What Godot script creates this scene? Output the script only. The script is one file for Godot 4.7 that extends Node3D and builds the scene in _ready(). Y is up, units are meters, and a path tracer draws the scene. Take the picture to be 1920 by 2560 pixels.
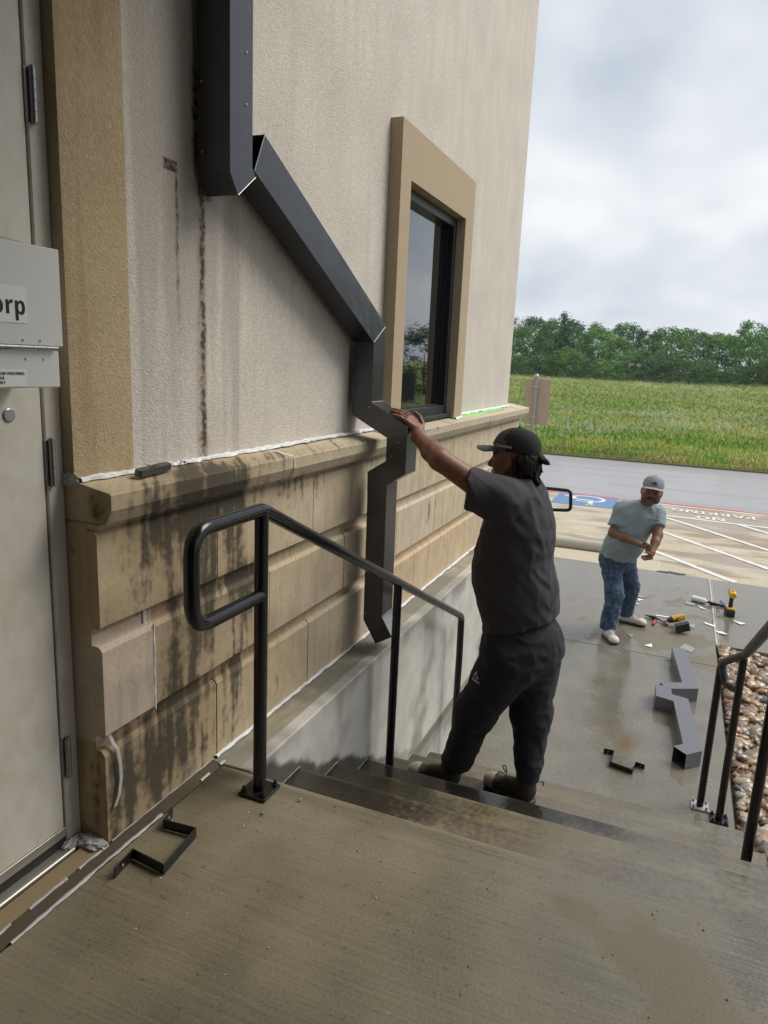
extends Node3D
# An overcast wet day: two workers fit a new downspout beside the stairs of an office building.

const EYE := Vector3(1.375, 1.39, 0.0)
const WALK := -1.155           # level of the pavement, the landing is 0
var M := {}                    # materials
var rng := RandomNumberGenerator.new()
var used := {}

class MB:
	# collects triangles; input corners run counter-clockwise seen from outside
	var v := PackedVector3Array()
	var n := PackedVector3Array()
	var t := PackedVector2Array()
	var c := PackedColorArray()
	var col := Color.WHITE
	var colored := false
	var uvf = null
	var xf := Transform3D()
	func vert(p: Vector3, nn: Vector3) -> void:
		var q := xf * p
		v.push_back(q)
		n.push_back((xf.basis * nn).normalized())
		t.push_back(uvf.call(q) if uvf != null else Vector2(q.x, q.z))
		if colored:
			c.push_back(col)
	func tri(a: Vector3, b: Vector3, d: Vector3) -> void:
		var nn := (b - a).cross(d - a).normalized()
		vert(a, nn); vert(d, nn); vert(b, nn)
	func quad(a: Vector3, b: Vector3, d: Vector3, e: Vector3) -> void:
		tri(a, b, d)
		tri(a, d, e)
	func squad(a: Vector3, b: Vector3, d: Vector3, e: Vector3, na: Vector3, nb: Vector3, nd: Vector3, ne: Vector3) -> void:
		vert(a, na); vert(d, nd); vert(b, nb)
		vert(a, na); vert(e, ne); vert(d, nd)
	func box(at: Vector3, size: Vector3, bev := 0.0, b := Basis()) -> void:
		var h := size * 0.5
		bev = minf(bev, minf(h.x, minf(h.y, h.z)) * 0.9)
		var corner := func(sx: float, sy: float, sz: float, axis: int) -> Vector3:
			var p := Vector3(sx * (h.x - bev), sy * (h.y - bev), sz * (h.z - bev))
			p[axis] = [sx * h.x, sy * h.y, sz * h.z][axis]
			return at + b * p
		for ax in 3:
			var u := (ax + 1) % 3
			var w := (ax + 2) % 3
			for s in [-1.0, 1.0]:
				var q := []
				for k in [[-1.0, -1.0], [1.0, -1.0], [1.0, 1.0], [-1.0, 1.0]]:
					var sg := [0.0, 0.0, 0.0]
					sg[ax] = s; sg[u] = k[0]; sg[w] = k[1]
					q.append(corner.call(sg[0], sg[1], sg[2], ax))
				if s > 0: quad(q[0], q[1], q[2], q[3])
				else: quad(q[3], q[2], q[1], q[0])
			if bev > 0.0:
				for su in [-1.0, 1.0]:
					for sw in [-1.0, 1.0]:
						var q2 := []
						for k in [[-1.0, u], [-1.0, w], [1.0, w], [1.0, u]]:
							var sg := [0.0, 0.0, 0.0]
							sg[ax] = k[0]; sg[u] = su; sg[w] = sw
							q2.append(corner.call(sg[0], sg[1], sg[2], k[1]))
						if su * sw > 0: quad(q2[3], q2[2], q2[1], q2[0])
						else: quad(q2[0], q2[1], q2[2], q2[3])
		if bev > 0.0:
			for sx in [-1.0, 1.0]:
				for sy in [-1.0, 1.0]:
					for sz in [-1.0, 1.0]:
						var a: Vector3 = corner.call(sx, sy, sz, 0)
						var d: Vector3 = corner.call(sx, sy, sz, 1)
						var e: Vector3 = corner.call(sx, sy, sz, 2)
						if sx * sy * sz > 0: tri(a, d, e)
						else: tri(a, e, d)
	func tube(pts: Array, r: float, sides := 12, caps := true, radii := []) -> void:
		var tang: Array[Vector3] = []
		var m := pts.size()
		for i in m:
			var d: Vector3 = (pts[mini(i + 1, m - 1)] - pts[maxi(i - 1, 0)])
			tang.append(d.normalized())
		var up := Vector3.UP if absf(tang[0].y) < 0.9 else Vector3.RIGHT
		var e1 := tang[0].cross(up).normalized()
		var rings := []
		for i in m:
			e1 = (e1 - tang[i] * e1.dot(tang[i])).normalized()
			var e2 := tang[i].cross(e1)
			var rr: float = radii[i] if radii.size() else r
			var ring := []
			for k in sides + 1:
				var a := TAU * k / sides
				var nn := e1 * cos(a) + e2 * sin(a)
				ring.append([pts[i] + nn * rr, nn])
			rings.append(ring)
		for i in m - 1:
			for k in sides:
				var A = rings[i][k]; var B = rings[i][k + 1]; var C = rings[i + 1][k + 1]; var D = rings[i + 1][k]
				squad(A[0], B[0], C[0], D[0], A[1], B[1], C[1], D[1])
		if caps:
			for k in sides:
				tri(pts[0], rings[0][k + 1][0], rings[0][k][0])
				tri(pts[m - 1], rings[m - 1][k][0], rings[m - 1][k + 1][0])
	func prism(poly: PackedVector2Array, depth: float) -> void:
		# polygon in xy (counter-clockwise), from z = 0 to depth
		var ids := Geometry2D.triangulate_polygon(poly)
		var area := 0.0
		for i in poly.size():
			area += poly[i].cross(poly[(i + 1) % poly.size()])
		if area < 0:
			poly.reverse()
			ids = Geometry2D.triangulate_polygon(poly)
		for i in range(0, ids.size(), 3):
			var a := poly[ids[i]]; var b := poly[ids[i + 1]]; var d := poly[ids[i + 2]]
			if (b - a).cross(d - a) < 0:
				var sw := b; b = d; d = sw
			tri(Vector3(a.x, a.y, depth), Vector3(b.x, b.y, depth), Vector3(d.x, d.y, depth))
			tri(Vector3(a.x, a.y, 0), Vector3(d.x, d.y, 0), Vector3(b.x, b.y, 0))
		for i in poly.size():
			var a := poly[i]; var b := poly[(i + 1) % poly.size()]
			quad(Vector3(a.x, a.y, 0), Vector3(b.x, b.y, 0), Vector3(b.x, b.y, depth), Vector3(a.x, a.y, depth))
	func lathe(prof: Array, sides := 16) -> void:
		# profile of (radius, height) from the bottom up, round the y axis
		for i in prof.size() - 1:
			var p: Vector2 = prof[i]; var q: Vector2 = prof[i + 1]
			var s := (q - p)
			var nn := Vector2(s.y, -s.x).normalized()
			for k in sides:
				var a := TAU * k / sides; var b := TAU * (k + 1) / sides
				var da := Vector3(cos(a), 0, -sin(a)); var db := Vector3(cos(b), 0, -sin(b))
				squad(da * p.x + Vector3.UP * p.y, db * p.x + Vector3.UP * p.y, db * q.x + Vector3.UP * q.y, da * q.x + Vector3.UP * q.y,
					da * nn.x + Vector3.UP * nn.y, db * nn.x + Vector3.UP * nn.y, db * nn.x + Vector3.UP * nn.y, da * nn.x + Vector3.UP * nn.y)
	func duct(rings: Array) -> void:
		# sheet-metal box: each ring is four corners, in order; sides only
		for i in rings.size() - 1:
			for k in 4:
				var a: Vector3 = rings[i][k]; var b: Vector3 = rings[i][(k + 1) % 4]
				var d: Vector3 = rings[i + 1][(k + 1) % 4]; var e: Vector3 = rings[i + 1][k]
				quad(a, b, d, e)
	func done() -> ArrayMesh:
		var arr := []
		arr.resize(Mesh.ARRAY_MAX)
		arr[Mesh.ARRAY_VERTEX] = v
		arr[Mesh.ARRAY_NORMAL] = n
		arr[Mesh.ARRAY_TEX_UV] = t
		if colored:
			arr[Mesh.ARRAY_COLOR] = c
		var m := ArrayMesh.new()
		m.add_surface_from_arrays(Mesh.PRIMITIVE_TRIANGLES, arr)
		return m

func named(called: String) -> String:
	var k: int = used.get(called, 0)
	used[called] = k + 1
	return called if k == 0 else "%s_%03d" % [called, k]

func thing(called: String, label: String, category: String, at := Vector3.ZERO, turn := 0.0, group := "") -> Node3D:
	var o := Node3D.new()
	o.name = named(called)
	add_child(o)
	o.position = at
	o.rotation.y = turn
	return tag(o, label, category, group)

func tag(o: Node3D, label: String, category := "", group := "") -> Node3D:
	o.set_meta("label", label)
	if category: o.set_meta("category", category)
	if group: o.set_meta("group", group)
	return o

func put(called: String, mesh: Mesh, m: Material, parent: Node = null, at := Transform3D()) -> MeshInstance3D:
	var o := MeshInstance3D.new()
	o.mesh = mesh
	o.material_override = m
	o.transform = at
	if parent == null or parent == self:
		o.name = named(called)
		add_child(o)
	else:
		var k := 0
		for ch in parent.get_children():
			if ch.name == called or String(ch.name).begins_with(called + "_0") or String(ch.name).begins_with(called + "_1") or String(ch.name).begins_with(called + "_2"):
				k += 1
		o.name = called if k == 0 else "%s_%03d" % [called, k]
		parent.add_child(o, true)
	return o

func struct(called: String, mesh: Mesh, m: Material) -> MeshInstance3D:
	var o := put(called, mesh, m)
	o.set_meta("kind", "structure")
	return o

func mat(key: String, lin: Color, rough := 0.8, metal := 0.0, spec := 0.5) -> StandardMaterial3D:
	var m := StandardMaterial3D.new()
	m.albedo_color = Color(lin.r, lin.g, lin.b).linear_to_srgb()
	m.roughness = rough
	m.metallic = metal
	m.metallic_specular = spec
	m.resource_name = key
	M[key] = m
	return m

func noise(freq: float, octaves := 4, sd := 1, type := FastNoiseLite.TYPE_SIMPLEX_SMOOTH) -> FastNoiseLite:
	var f := FastNoiseLite.new()
	f.noise_type = type
	f.frequency = freq
	f.seed = sd
	f.fractal_octaves = octaves
	f.fractal_type = FastNoiseLite.FRACTAL_FBM if octaves > 1 else FastNoiseLite.FRACTAL_NONE
	return f

func grain(freq: float, sd: int, as_normal := true, strength := 4.0, octaves := 3, size := 512) -> NoiseTexture2D:
	var t := NoiseTexture2D.new()
	t.width = size
	t.height = size
	t.seamless = true
	t.noise = noise(freq, octaves, sd)
	t.as_normal_map = as_normal
	t.bump_strength = strength
	return t

func bumpy(m: StandardMaterial3D, tex: Texture2D, scale: Vector3, strength := 1.0) -> StandardMaterial3D:
	m.normal_enabled = true
	m.normal_texture = tex
	m.normal_scale = strength
	m.uv1_triplanar = true
	m.uv1_world_triplanar = true
	m.uv1_scale = scale
	return m

func relief(m: StandardMaterial3D, tex: Texture2D, cm: float) -> StandardMaterial3D:
	m.heightmap_enabled = true
	m.heightmap_texture = tex
	m.heightmap_scale = cm
	return m

func paint(w: int, h: int, fn: Callable) -> ImageTexture:
	# fn(x, y) in pixels gives a linear colour
	return picture(w, h, Image.FORMAT_RGB8, func(y0: int, y1: int) -> PackedByteArray:
		var line := PackedByteArray()
		line.resize(w * 3 * (y1 - y0))
		var at := 0
		for y in range(y0, y1):
			for x in w:
				var k: Color = fn.call(x, y)
				k = k.clamp().linear_to_srgb()
				line[at] = int(k.r * 255.0 + 0.5)
				line[at + 1] = int(k.g * 255.0 + 0.5)
				line[at + 2] = int(k.b * 255.0 + 0.5)
				at += 3
		return line)

func gray(w: int, h: int, fn: Callable) -> ImageTexture:
	return picture(w, h, Image.FORMAT_L8, func(y0: int, y1: int) -> PackedByteArray:
		var line := PackedByteArray()
		line.resize(w * (y1 - y0))
		var at := 0
		for y in range(y0, y1):
			for x in w:
				line[at] = int(clampf(fn.call(x, y), 0.0, 1.0) * 255.0 + 0.5)
				at += 1
		return line)

func nmap(w: int, h: int, freq: float, octaves: int, sd: int, sx := 1.0, sy := 1.0, type := FastNoiseLite.TYPE_SIMPLEX_SMOOTH) -> PackedByteArray:
	# noise as bytes (127.5 is zero); sx, sy below 1 stretch it across or down the picture
	var f := noise(freq, octaves, sd, type)
	var im := f.get_image(maxi(8, int(w * sx)), maxi(8, int(h * sy)), false, false, false)
	im.convert(Image.FORMAT_L8)
	if im.get_width() != w or im.get_height() != h:
		im.resize(w, h, Image.INTERPOLATE_CUBIC)
	return im.get_data()

func texture(w: int, h: int, bytes: PackedByteArray, format := Image.FORMAT_RGB8) -> ImageTexture:
	return ImageTexture.create_from_image(Image.create_from_data(w, h, false, format, bytes))

func picture(w: int, h: int, format: int, band: Callable) -> ImageTexture:
	var work := []
	for i in 4:
		var th := Thread.new()
		th.start(band.bind(h * i / 4, h * (i + 1) / 4))
		work.append(th)
	var all := PackedByteArray()
	for th in work:
		all.append_array(th.wait_to_finish())
	return ImageTexture.create_from_image(Image.create_from_data(w, h, false, format, all))

func spread(w: int, h: int, s0: float, s1: float, y0: float, y1: float, list: Array) -> PackedFloat32Array:
	# soft blobs (s, y, radii, strength) added up on a picture's pixels
	var out := PackedFloat32Array()
	out.resize(w * h)
	for b in list:
		var xa := clampi(int((b[0] - 2.3 * b[2] - s0) / (s1 - s0) * w), 0, w - 1)
		var xb := clampi(int((b[0] + 2.3 * b[2] - s0) / (s1 - s0) * w) + 1, 0, w)
		var ya := int((b[1] - 2.3 * b[3] - y0) / (y1 - y0) * h)
		var yb := int((b[1] + 2.3 * b[3] - y0) / (y1 - y0) * h)
		var lo := clampi(mini(ya, yb), 0, h - 1)
		var hi := clampi(maxi(ya, yb) + 1, 0, h)
		for y in range(lo, hi):
			var dy: float = (y0 + (y + 0.5) / h * (y1 - y0) - b[1]) / b[3]
			for x in range(xa, xb):
				var ds: float = (s0 + (x + 0.5) / w * (s1 - s0) - b[0]) / b[2]
				out[y * w + x] += b[4] * exp(-ds * ds - dy * dy)
	return out

func sst(a: float, b: float, x: float) -> float:
	return smoothstep(a, b, x)

func _ready() -> void:
	rng.seed = 7
	var cam := Camera3D.new()
	cam.name = "camera"
	cam.fov = 71.27
	cam.near = 0.05
	cam.far = 2000.0
	cam.transform = Transform3D(Basis(Vector3(0.9223628, 0.0431419, -0.3839084), Vector3(-0.1183054, 0.9775450, -0.1743838), Vector3(0.3677645, 0.2062636, 0.9067550)).orthonormalized(), EYE)
	add_child(cam)
	cam.current = true
	var env := Environment.new()
	env.background_mode = Environment.BG_SKY
	var pano := PanoramaSkyMaterial.new()
	pano.panorama = sky_picture()
	env.sky = Sky.new()
	env.sky.sky_material = pano
	env.background_energy_multiplier = 1.0
	env.tonemap_mode = Environment.TONE_MAPPER_LINEAR
	env.tonemap_exposure = 1.15
	env.sdfgi_enabled = true
	env.ssao_enabled = true
	env.ssil_enabled = true
	env.fog_enabled = true
	env.fog_density = 0.0004
	env.fog_light_color = Color(0.85, 0.89, 0.94)
	var we := WorldEnvironment.new()
	we.name = "world"
	we.environment = env
	add_child(we)
	var sun := DirectionalLight3D.new()
	sun.name = "daylight"
	sun.light_energy = 0.85
	sun.light_color = Color(1.0, 0.97, 0.92)
	sun.light_angular_distance = 35.0
	sun.shadow_enabled = true
	sun.look_at_from_position(Vector3(7.4, 11.6, -5.8), Vector3.ZERO)
	add_child(sun)

	make_materials()
	build_ground()
	build_building()
	build_stairs()
	build_unseen_canopy()
	build_field()
	build_markings()
	build_downspout()
	build_rails()
	build_small_things()
	build_floor_things()
	build_grit()
	build_worker_at_wall()
	build_worker_on_walk()

func sky_picture() -> ImageTexture:
	var w := 800
	var h := 400
	var f := noise(1.0, 5, 3)
	var g := noise(1.0, 4, 9)
	return paint(w, h, func(x: int, y: int) -> Color:
		var el := (0.5 - (y + 0.5) / h) * PI
		var az := (x + 0.5) / w * TAU
		var d := Vector3(cos(el) * cos(az), sin(el), cos(el) * sin(az))
		var s := maxf(d.y, 0.0)
		# a cloud deck: look the noise up on a plane, so that clouds flatten towards the horizon
		var q := Vector3(d.x, 0.0, d.z) / (s + 0.16)
		var a := f.get_noise_3d(q.x * 0.55, q.z * 1.0, 3.0)
		var b := g.get_noise_3d(q.x * 1.8, q.z * 3.0, 9.0)
		var k := 0.58 + 0.95 * a + 0.3 * b
		var cloud := Color(0.50, 0.565, 0.65).lerp(Color(0.90, 0.92, 0.945), clampf(k, 0.0, 1.0))
		var low := exp(-s * 9.0)
		cloud = cloud.lerp(Color(0.66, 0.72, 0.79), low * 0.65)
		return cloud * (0.92 + 0.08 * s))

func stone_uv(p: Vector3) -> Vector2:
	var yy := p.y
	if p.y > 0.98:
		yy += clampf(0.058 - p.x, 0.0, 0.14)
	return Vector2((-p.z + p.x - 1.25) / 5.6, (1.26 - yy) / 1.34)

func stone_picture() -> ImageTexture:
	var w := 1536
	var h := 368
	var fine := nmap(w, h, 0.16, 3, 11)
	var mid := nmap(w, h, 0.022, 4, 12)
	var streak := nmap(w, h, 0.055, 4, 13, 1.0, 0.1)
	var blot := nmap(w, h, 0.075, 3, 16)
	var craze := noise(0.03, 2, 14, FastNoiseLite.TYPE_CELLULAR)
	craze.cellular_return_type = FastNoiseLite.RETURN_DISTANCE2_SUB
	var dark := [[1.86, 0.86, 0.16, 0.30, 1.3], [1.62, 0.86, 0.13, 0.16, 0.8], [2.05, 0.8, 0.05, 0.3, 1.1], [1.72, 0.46, 0.14, 0.17, 1.0], [1.95, 0.5, 0.3, 0.16, 0.6], [2.12, 0.55, 0.06, 0.14, 0.8], [1.55, 0.14, 0.22, 0.2, 1.0], [1.85, 0.16, 0.3, 0.2, 0.75], [2.2, 0.9, 0.55, 0.06, 0.8], [2.1, 0.3, 0.5, 0.05, 0.7], [2.2, 0.62, 0.5, 0.05, 0.8], [2.5, 0.1, 0.5, 0.15, 0.25], [1.42, 0.3, 0.07, 0.5, 0.45],
		[1.85, 1.0, 0.4, 0.06, 0.9], [2.3, 1.08, 0.7, 0.05, 0.7], [1.75, 1.1, 0.14, 0.05, 0.9], [3.1, 1.04, 0.8, 0.03, 0.5], [1.41, 1.0, 0.03, 0.08, 1.2], [4.4, 1.02, 1.8, 0.025, 0.45], [3.2, 0.92, 0.25, 0.05, 0.4]]
	var scars := [[4.13, 0.5, 0.03, 0.07, 1.0], [4.26, 0.52, 0.012, 0.02, 1.0], [5.0, 0.83, 0.012, 0.03, 0.9], [4.1, 0.43, 0.01, 0.015, 0.9], [4.5, 0.2, 0.012, 0.035, 0.6], [2.1, 0.42, 0.03, 0.012, 0.5]]
	var dark_map := spread(w, h, 1.25, 6.85, 1.26, -0.08, dark)
	var scar_map := spread(w, h, 1.25, 6.85, 1.26, -0.08, scars)
	var out := PackedByteArray()
	out.resize(w * h * 3)
	for py in h:
		var y := 1.26 - 1.34 * (py + 0.5) / h
		var row := 0 if y < 0.31 else (1 if y < 0.625 else (2 if y < 0.93 else 3))
		var first: float = [1.92, 1.6, 1.93, 2.33][row]
		for px in w:
			var at := py * w + px
			var s := 1.25 + 5.6 * (px + 0.5) / w
			var n := fine[at] / 127.5 - 1.0
			var m := mid[at] / 127.5 - 1.0
			var run := streak[at] / 127.5 - 1.0
			var cell := floori((s - first) / (0.66 if row < 3 else 0.995))
			var hsh := fposmod(sin(cell * 12.7 + row * 78.2) * 4375.5, 1.0)
			var base := Color(0.47, 0.385, 0.262).lerp(Color(0.50, 0.425, 0.315), hsh)
			if row == 0 and s > 3.3: base = Color(0.50, 0.385, 0.25)
			elif row == 3: base = Color(0.46, 0.40, 0.30)
			elif row == 1 and s < 1.6: base = Color(0.54, 0.45, 0.37)
			if s < 3.3:
				base = base.lerp(Color(0.47, 0.365, 0.225), (1.0 - smoothstep(2.0, 3.1, s)) * (0.15 if (row == 1 and s < 1.6) else 0.6))
				base *= 1.0 - 0.25 * (1.0 - smoothstep(0.0, 0.05, craze.get_noise_2d(px, py) + 1.0))
			base *= 1.0 + 0.10 * n + 0.16 * m
			base = base.lerp(Color(0.56, 0.50, 0.42), smoothstep(0.15, 0.5, run) * 0.35)
			base = base.lerp(Color(0.30, 0.25, 0.19), smoothstep(0.1, 0.45, -run) * 0.3)
			var g := dark_map[at]
			if g > 0.04:
				g *= 0.6 + 0.6 * fposmod(hsh * 7.31 + 0.35, 1.0)
				if row == 1 and s < 1.6: g *= 0.12
				var st := 1.1 * run + 0.4 * m + 0.2 * n + 0.4 * (blot[at] / 127.5 - 1.0)
				base = base.lerp(Color(0.17, 0.11, 0.045), smoothstep(0.05, 1.1, g + st * 0.5) * 0.5)
				base = base.lerp(Color(0.033, 0.027, 0.018), smoothstep(0.55, 1.45, g + st * 0.9) * 0.88)
			var sc := scar_map[at]
			if sc > 0.05: base = base.lerp(Color(0.17, 0.15, 0.13), smoothstep(0.3, 0.7, sc + 0.3 * n) * 0.8)
			base = base.clamp().linear_to_srgb()
			out[at * 3] = int(base.r * 255.0)
			out[at * 3 + 1] = int(base.g * 255.0)
			out[at * 3 + 2] = int(base.b * 255.0)
	return texture(w, h, out)

func stucco_uv(p: Vector3) -> Vector2:
	return Vector2((-p.z - 1.3) / 5.4, (4.6 - p.y) / 3.7)

func stucco_picture() -> ImageTexture:
	var w := 1080
	var h := 740
	var fine := nmap(w, h, 0.2, 2, 21)
	var mid := nmap(w, h, 0.012, 4, 22)
	var streak := nmap(w, h, 0.05, 4, 23, 1.0, 0.06)
	var blot := nmap(w, h, 0.11, 3, 24)
	var out := PackedByteArray()
	out.resize(w * h * 3)
	for py in h:
		var y := 4.6 - 3.7 * (py + 0.5) / h
		var wob := 0.003 * sin(y * 31.0) * sin(y * 13.0 + 1.0)
		var broken := 0.62 + 0.6 * smoothstep(-0.25, 0.35, sin(y * 23.0) * 0.5 + sin(y * 57.0 + 2.0) * 0.35)
		var up := smoothstep(1.08, 1.14, y) * (1.0 - smoothstep(1.88, 1.93, y))
		for px in w:
			var at := py * w + px
			var s := 1.3 + 5.4 * (px + 0.5) / w
			var n := fine[at] / 127.5 - 1.0
			var m := mid[at] / 127.5 - 1.0
			var r := streak[at] / 127.5 - 1.0
			var base := Color(0.56, 0.522, 0.468) if s > 1.615 else Color(0.43, 0.335, 0.205)
			base *= 1.0 + 0.12 * m + 0.14 * n
			if s < 1.615:
				base = base.lerp(Color(0.28, 0.18, 0.085), smoothstep(-0.1, 0.5, r) * 0.35)
			else:
				base = base.lerp(Color(0.45, 0.41, 0.36), smoothstep(0.1, 0.6, r + 0.5 * m) * 0.3)
				if s < 2.15:
					var e := blot[at] / 127.5 - 1.0
					base = base.lerp(Color(0.33, 0.30, 0.275), smoothstep(-0.4, 0.5, r + 0.7 * exp(-pow((s - 1.85) / 0.2, 2.0)) * smoothstep(1.3, 1.8, y)) * 0.5)
					# the black line where the old pipe hung, and its bracket marks
					var line := exp(-pow((s - 1.948 - wob) / 0.011, 2.0)) * up * broken
					line += 0.4 * exp(-pow((s - 1.935) / 0.03, 2.0)) * up
					line += smoothstep(1.925, 1.932, s) * (1.0 - smoothstep(1.99, 2.0, s)) * smoothstep(1.845, 1.865, y) * (1.0 - smoothstep(1.895, 1.91, y))
					line += smoothstep(1.765, 1.772, s) * (1.0 - smoothstep(1.825, 1.835, s)) * smoothstep(1.895, 1.905, y) * (1.0 - smoothstep(1.925, 1.935, y)) * 1.0
					line += exp(-pow((s - 1.825 - wob) / 0.007, 2.0)) * (1.0 - smoothstep(1.88, 1.91, y)) * smoothstep(1.4, 1.8, y) * 0.7
					line += 0.3 * exp(-pow((s - 1.83) / 0.012, 2.0)) * (1.0 - smoothstep(1.7, 1.75, y)) * smoothstep(1.1, 1.4, y)
					line += 0.3 * exp(-pow((s - 1.77) / 0.006, 2.0)) * (1.0 - smoothstep(1.88, 1.91, y)) * smoothstep(1.65, 1.85, y)
					line += exp(-pow((s - 1.925) / 0.035, 2.0)) * smoothstep(1.9, 2.0, y) * (1.0 - smoothstep(2.15, 2.35, y)) * 0.75
					line += exp(-pow((s - 1.95) / 0.03, 2.0)) * (1.0 - smoothstep(1.08, 1.16, y)) * 0.7
					base = base.lerp(Color(0.20, 0.13, 0.075), smoothstep(0.05, 0.7, line * (0.9 + 0.6 * e)) * 0.6)
					base = base.lerp(Color(0.045, 0.032, 0.022), smoothstep(0.3, 1.05, line * (0.8 + 0.5 * e + 1.2 * n)) * 0.9)
			base = base.clamp().linear_to_srgb()
			out[at * 3] = int(base.r * 255.0)
			out[at * 3 + 1] = int(base.g * 255.0)
			out[at * 3 + 2] = int(base.b * 255.0)
	return texture(w, h, out)

func walk_uv(p: Vector3) -> Vector2:
	return Vector2((p.x + 0.3) / 2.4, (-p.z - 1.86) / 8.4)

func landing_uv(p: Vector3) -> Vector2:
	return Vector2((p.x + 0.3) / 2.4, (-p.z - 0.5) / 1.4)

# how wet and how dark the trodden concrete is at (x, s = -z)
var damp_list := [[1.5, 1.62, 0.16, 0.12, 0.9], [1.62, 1.45, 0.16, 0.2, 0.9], [1.75, 1.9, 0.15, 0.1, 0.8], [1.25, 1.72, 0.05, 0.05, 0.8], [1.6, 4.1, 0.16, 0.18, 0.9], [1.72, 3.2, 0.15, 0.12, 0.8], [1.45, 7.3, 0.35, 0.35, 0.9], [1.75, 7.5, 0.22, 0.7, 0.7], [1.75, 6.7, 0.2, 0.25, 0.6], [1.6, 8.7, 0.25, 0.3, 0.5], [1.0, 7.0, 0.6, 0.3, 0.4]]

func walk_pictures(w: int, h: int, s0: float, s1: float) -> Array:
	var kx := 480.0 / w                    # texture pixels against a standard of 5 mm
	var ks := (s1 - s0) / h / 0.006375
	var fine := nmap(w, h, 0.17 if w < 600 else 0.2, 3, 31)
	var mid := nmap(w, h, 0.014, 4, 32, kx, ks)
	var reach := [0.80, 0.72, 1.22, 0.85, 0.6, 0.5, 0.35]
	var tints := [Color(0.95, 0.86, 0.80), Color(0.98, 0.93, 0.72), Color(0.6, 0.56, 0.48), Color(0.9, 0.86, 0.78), Color(1.1, 1.0, 0.8), Color(0.95, 0.9, 0.8), Color.WHITE]
	var tone := [0.97, 0.93, 1.0, 0.85, 0.7, 0.6, 0.5]
	var broom := nmap(w, h, 0.42 if w < 600 else 0.16, 2, 33, 0.05 * kx, 1.0)
	var spots := nmap(w, h, 0.16 if w < 600 else 0.07, 2, 34)
	var damp := spread(w, h, -0.3, 2.1, s0, s1, damp_list)
	var out := PackedByteArray()
	out.resize(w * h * 3)
	var rough := PackedByteArray()
	rough.resize(w * h)
	for py in h:
		var s := s0 + (s1 - s0) * (py + 0.5) / h
		var on_steps := 1.0 - smoothstep(3.9, 4.1, s)
		for px in w:
			var at := py * w + px
			var x := -0.3 + 2.4 * (px + 0.5) / w
			var n := fine[at] / 127.5 - 1.0
			var m := mid[at] / 127.5 - 1.0
			var br := (broom[at] / 127.5 - 1.0) * (0.25 + 0.75 * on_steps)
			var wa := 0.0
			if s > 1.88 and s < 3.92:
				var k := int((s - 1.88) / 0.34)
				wa = 1.0 - smoothstep(reach[k] - 0.22, reach[k] + 0.16, x + m * 0.28 + n * 0.10)
				wa *= tone[k]
			elif s <= 1.88:
				wa = 0.85 * smoothstep(0.15, 0.9, exp(-pow(maxf(x - 0.02, 0.0) / 0.17, 2.0)) * smoothstep(1.5, 1.86, s) + 0.35 * m)
			var da := smoothstep(0.28, 0.72, damp[at] + m * 1.0 + n * 0.22) if damp[at] > 0.02 else 0.0
			var base := Color(0.172, 0.150, 0.100).lerp(Color(0.160, 0.148, 0.122), smoothstep(1.7, 3.4, s + (x - 0.7) * 1.6))
			base *= 1.0 + 0.15 * n + 0.22 * m + 0.13 * br
			if s > 1.88 and s < 3.92:
				var ti: Color = tints[int((s - 1.88) / 0.34)]
				base *= ti.lerp(Color.WHITE, smoothstep(1.0, 1.7, x))
			base *= 1.0 - 0.3 * smoothstep(0.60, 0.66, spots[at] / 127.5 - 1.0 + 0.2 * n)
			base = base.lerp(Color(0.125, 0.102, 0.055), da * 0.5)
			base = base.lerp(Color(0.022, 0.020, 0.016), wa * 0.95)
			if s > 1.8 and s < 3.95:
				# worn pale nosings and a grimy line behind each
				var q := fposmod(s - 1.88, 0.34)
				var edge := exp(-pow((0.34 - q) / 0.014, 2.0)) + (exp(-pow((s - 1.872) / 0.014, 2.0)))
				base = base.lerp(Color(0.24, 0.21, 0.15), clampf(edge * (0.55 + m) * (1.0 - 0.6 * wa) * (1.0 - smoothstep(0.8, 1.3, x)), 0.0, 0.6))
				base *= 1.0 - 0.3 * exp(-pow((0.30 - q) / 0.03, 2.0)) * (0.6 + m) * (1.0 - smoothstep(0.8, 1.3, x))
			if absf(x - 1.3) < 0.2 and absf(s - 4.9) < 0.3:
				base = base.lerp(Color(0.16, 0.10, 0.05), 0.7 * exp(-pow((x - 1.3) / 0.07, 2.0) - pow((s - 4.9) / 0.1, 2.0)))
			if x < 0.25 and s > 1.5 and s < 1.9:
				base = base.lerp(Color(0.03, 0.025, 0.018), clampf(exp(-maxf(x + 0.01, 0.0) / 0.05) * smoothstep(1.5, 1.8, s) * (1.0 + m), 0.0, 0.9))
			base = base.clamp().linear_to_srgb()
			out[at * 3] = int(base.r * 255.0)
			out[at * 3 + 1] = int(base.g * 255.0)
			out[at * 3 + 2] = int(base.b * 255.0)
			var rr := 0.46 - 0.14 * smoothstep(0.7, 1.4, x) - 0.2 * smoothstep(3.4, 4.6, s) + 0.22 * m + 0.12 * n + 0.14 * br
			rr = lerpf(rr, 0.7, da * 0.8)
			rr = lerpf(rr, 0.2, smoothstep(8.3, 9.3, s) * 0.5)
			rough[at] = int(clampf(lerpf(rr, 0.17, wa), 0.1, 0.9) * 255.0)
	var height := PackedByteArray()
	height.resize(w * h)
	for at in w * h:
		height[at] = (fine[at] * 2 + broom[at]) / 3
	return [texture(w, h, out), texture(w, h, rough, Image.FORMAT_L8), texture(w, h, height, Image.FORMAT_L8)]

func lot_uv(p: Vector3) -> Vector2:
	return Vector2((p.x + 4.0) / 11.0, (-p.z - 9.6) / 5.9)

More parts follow.
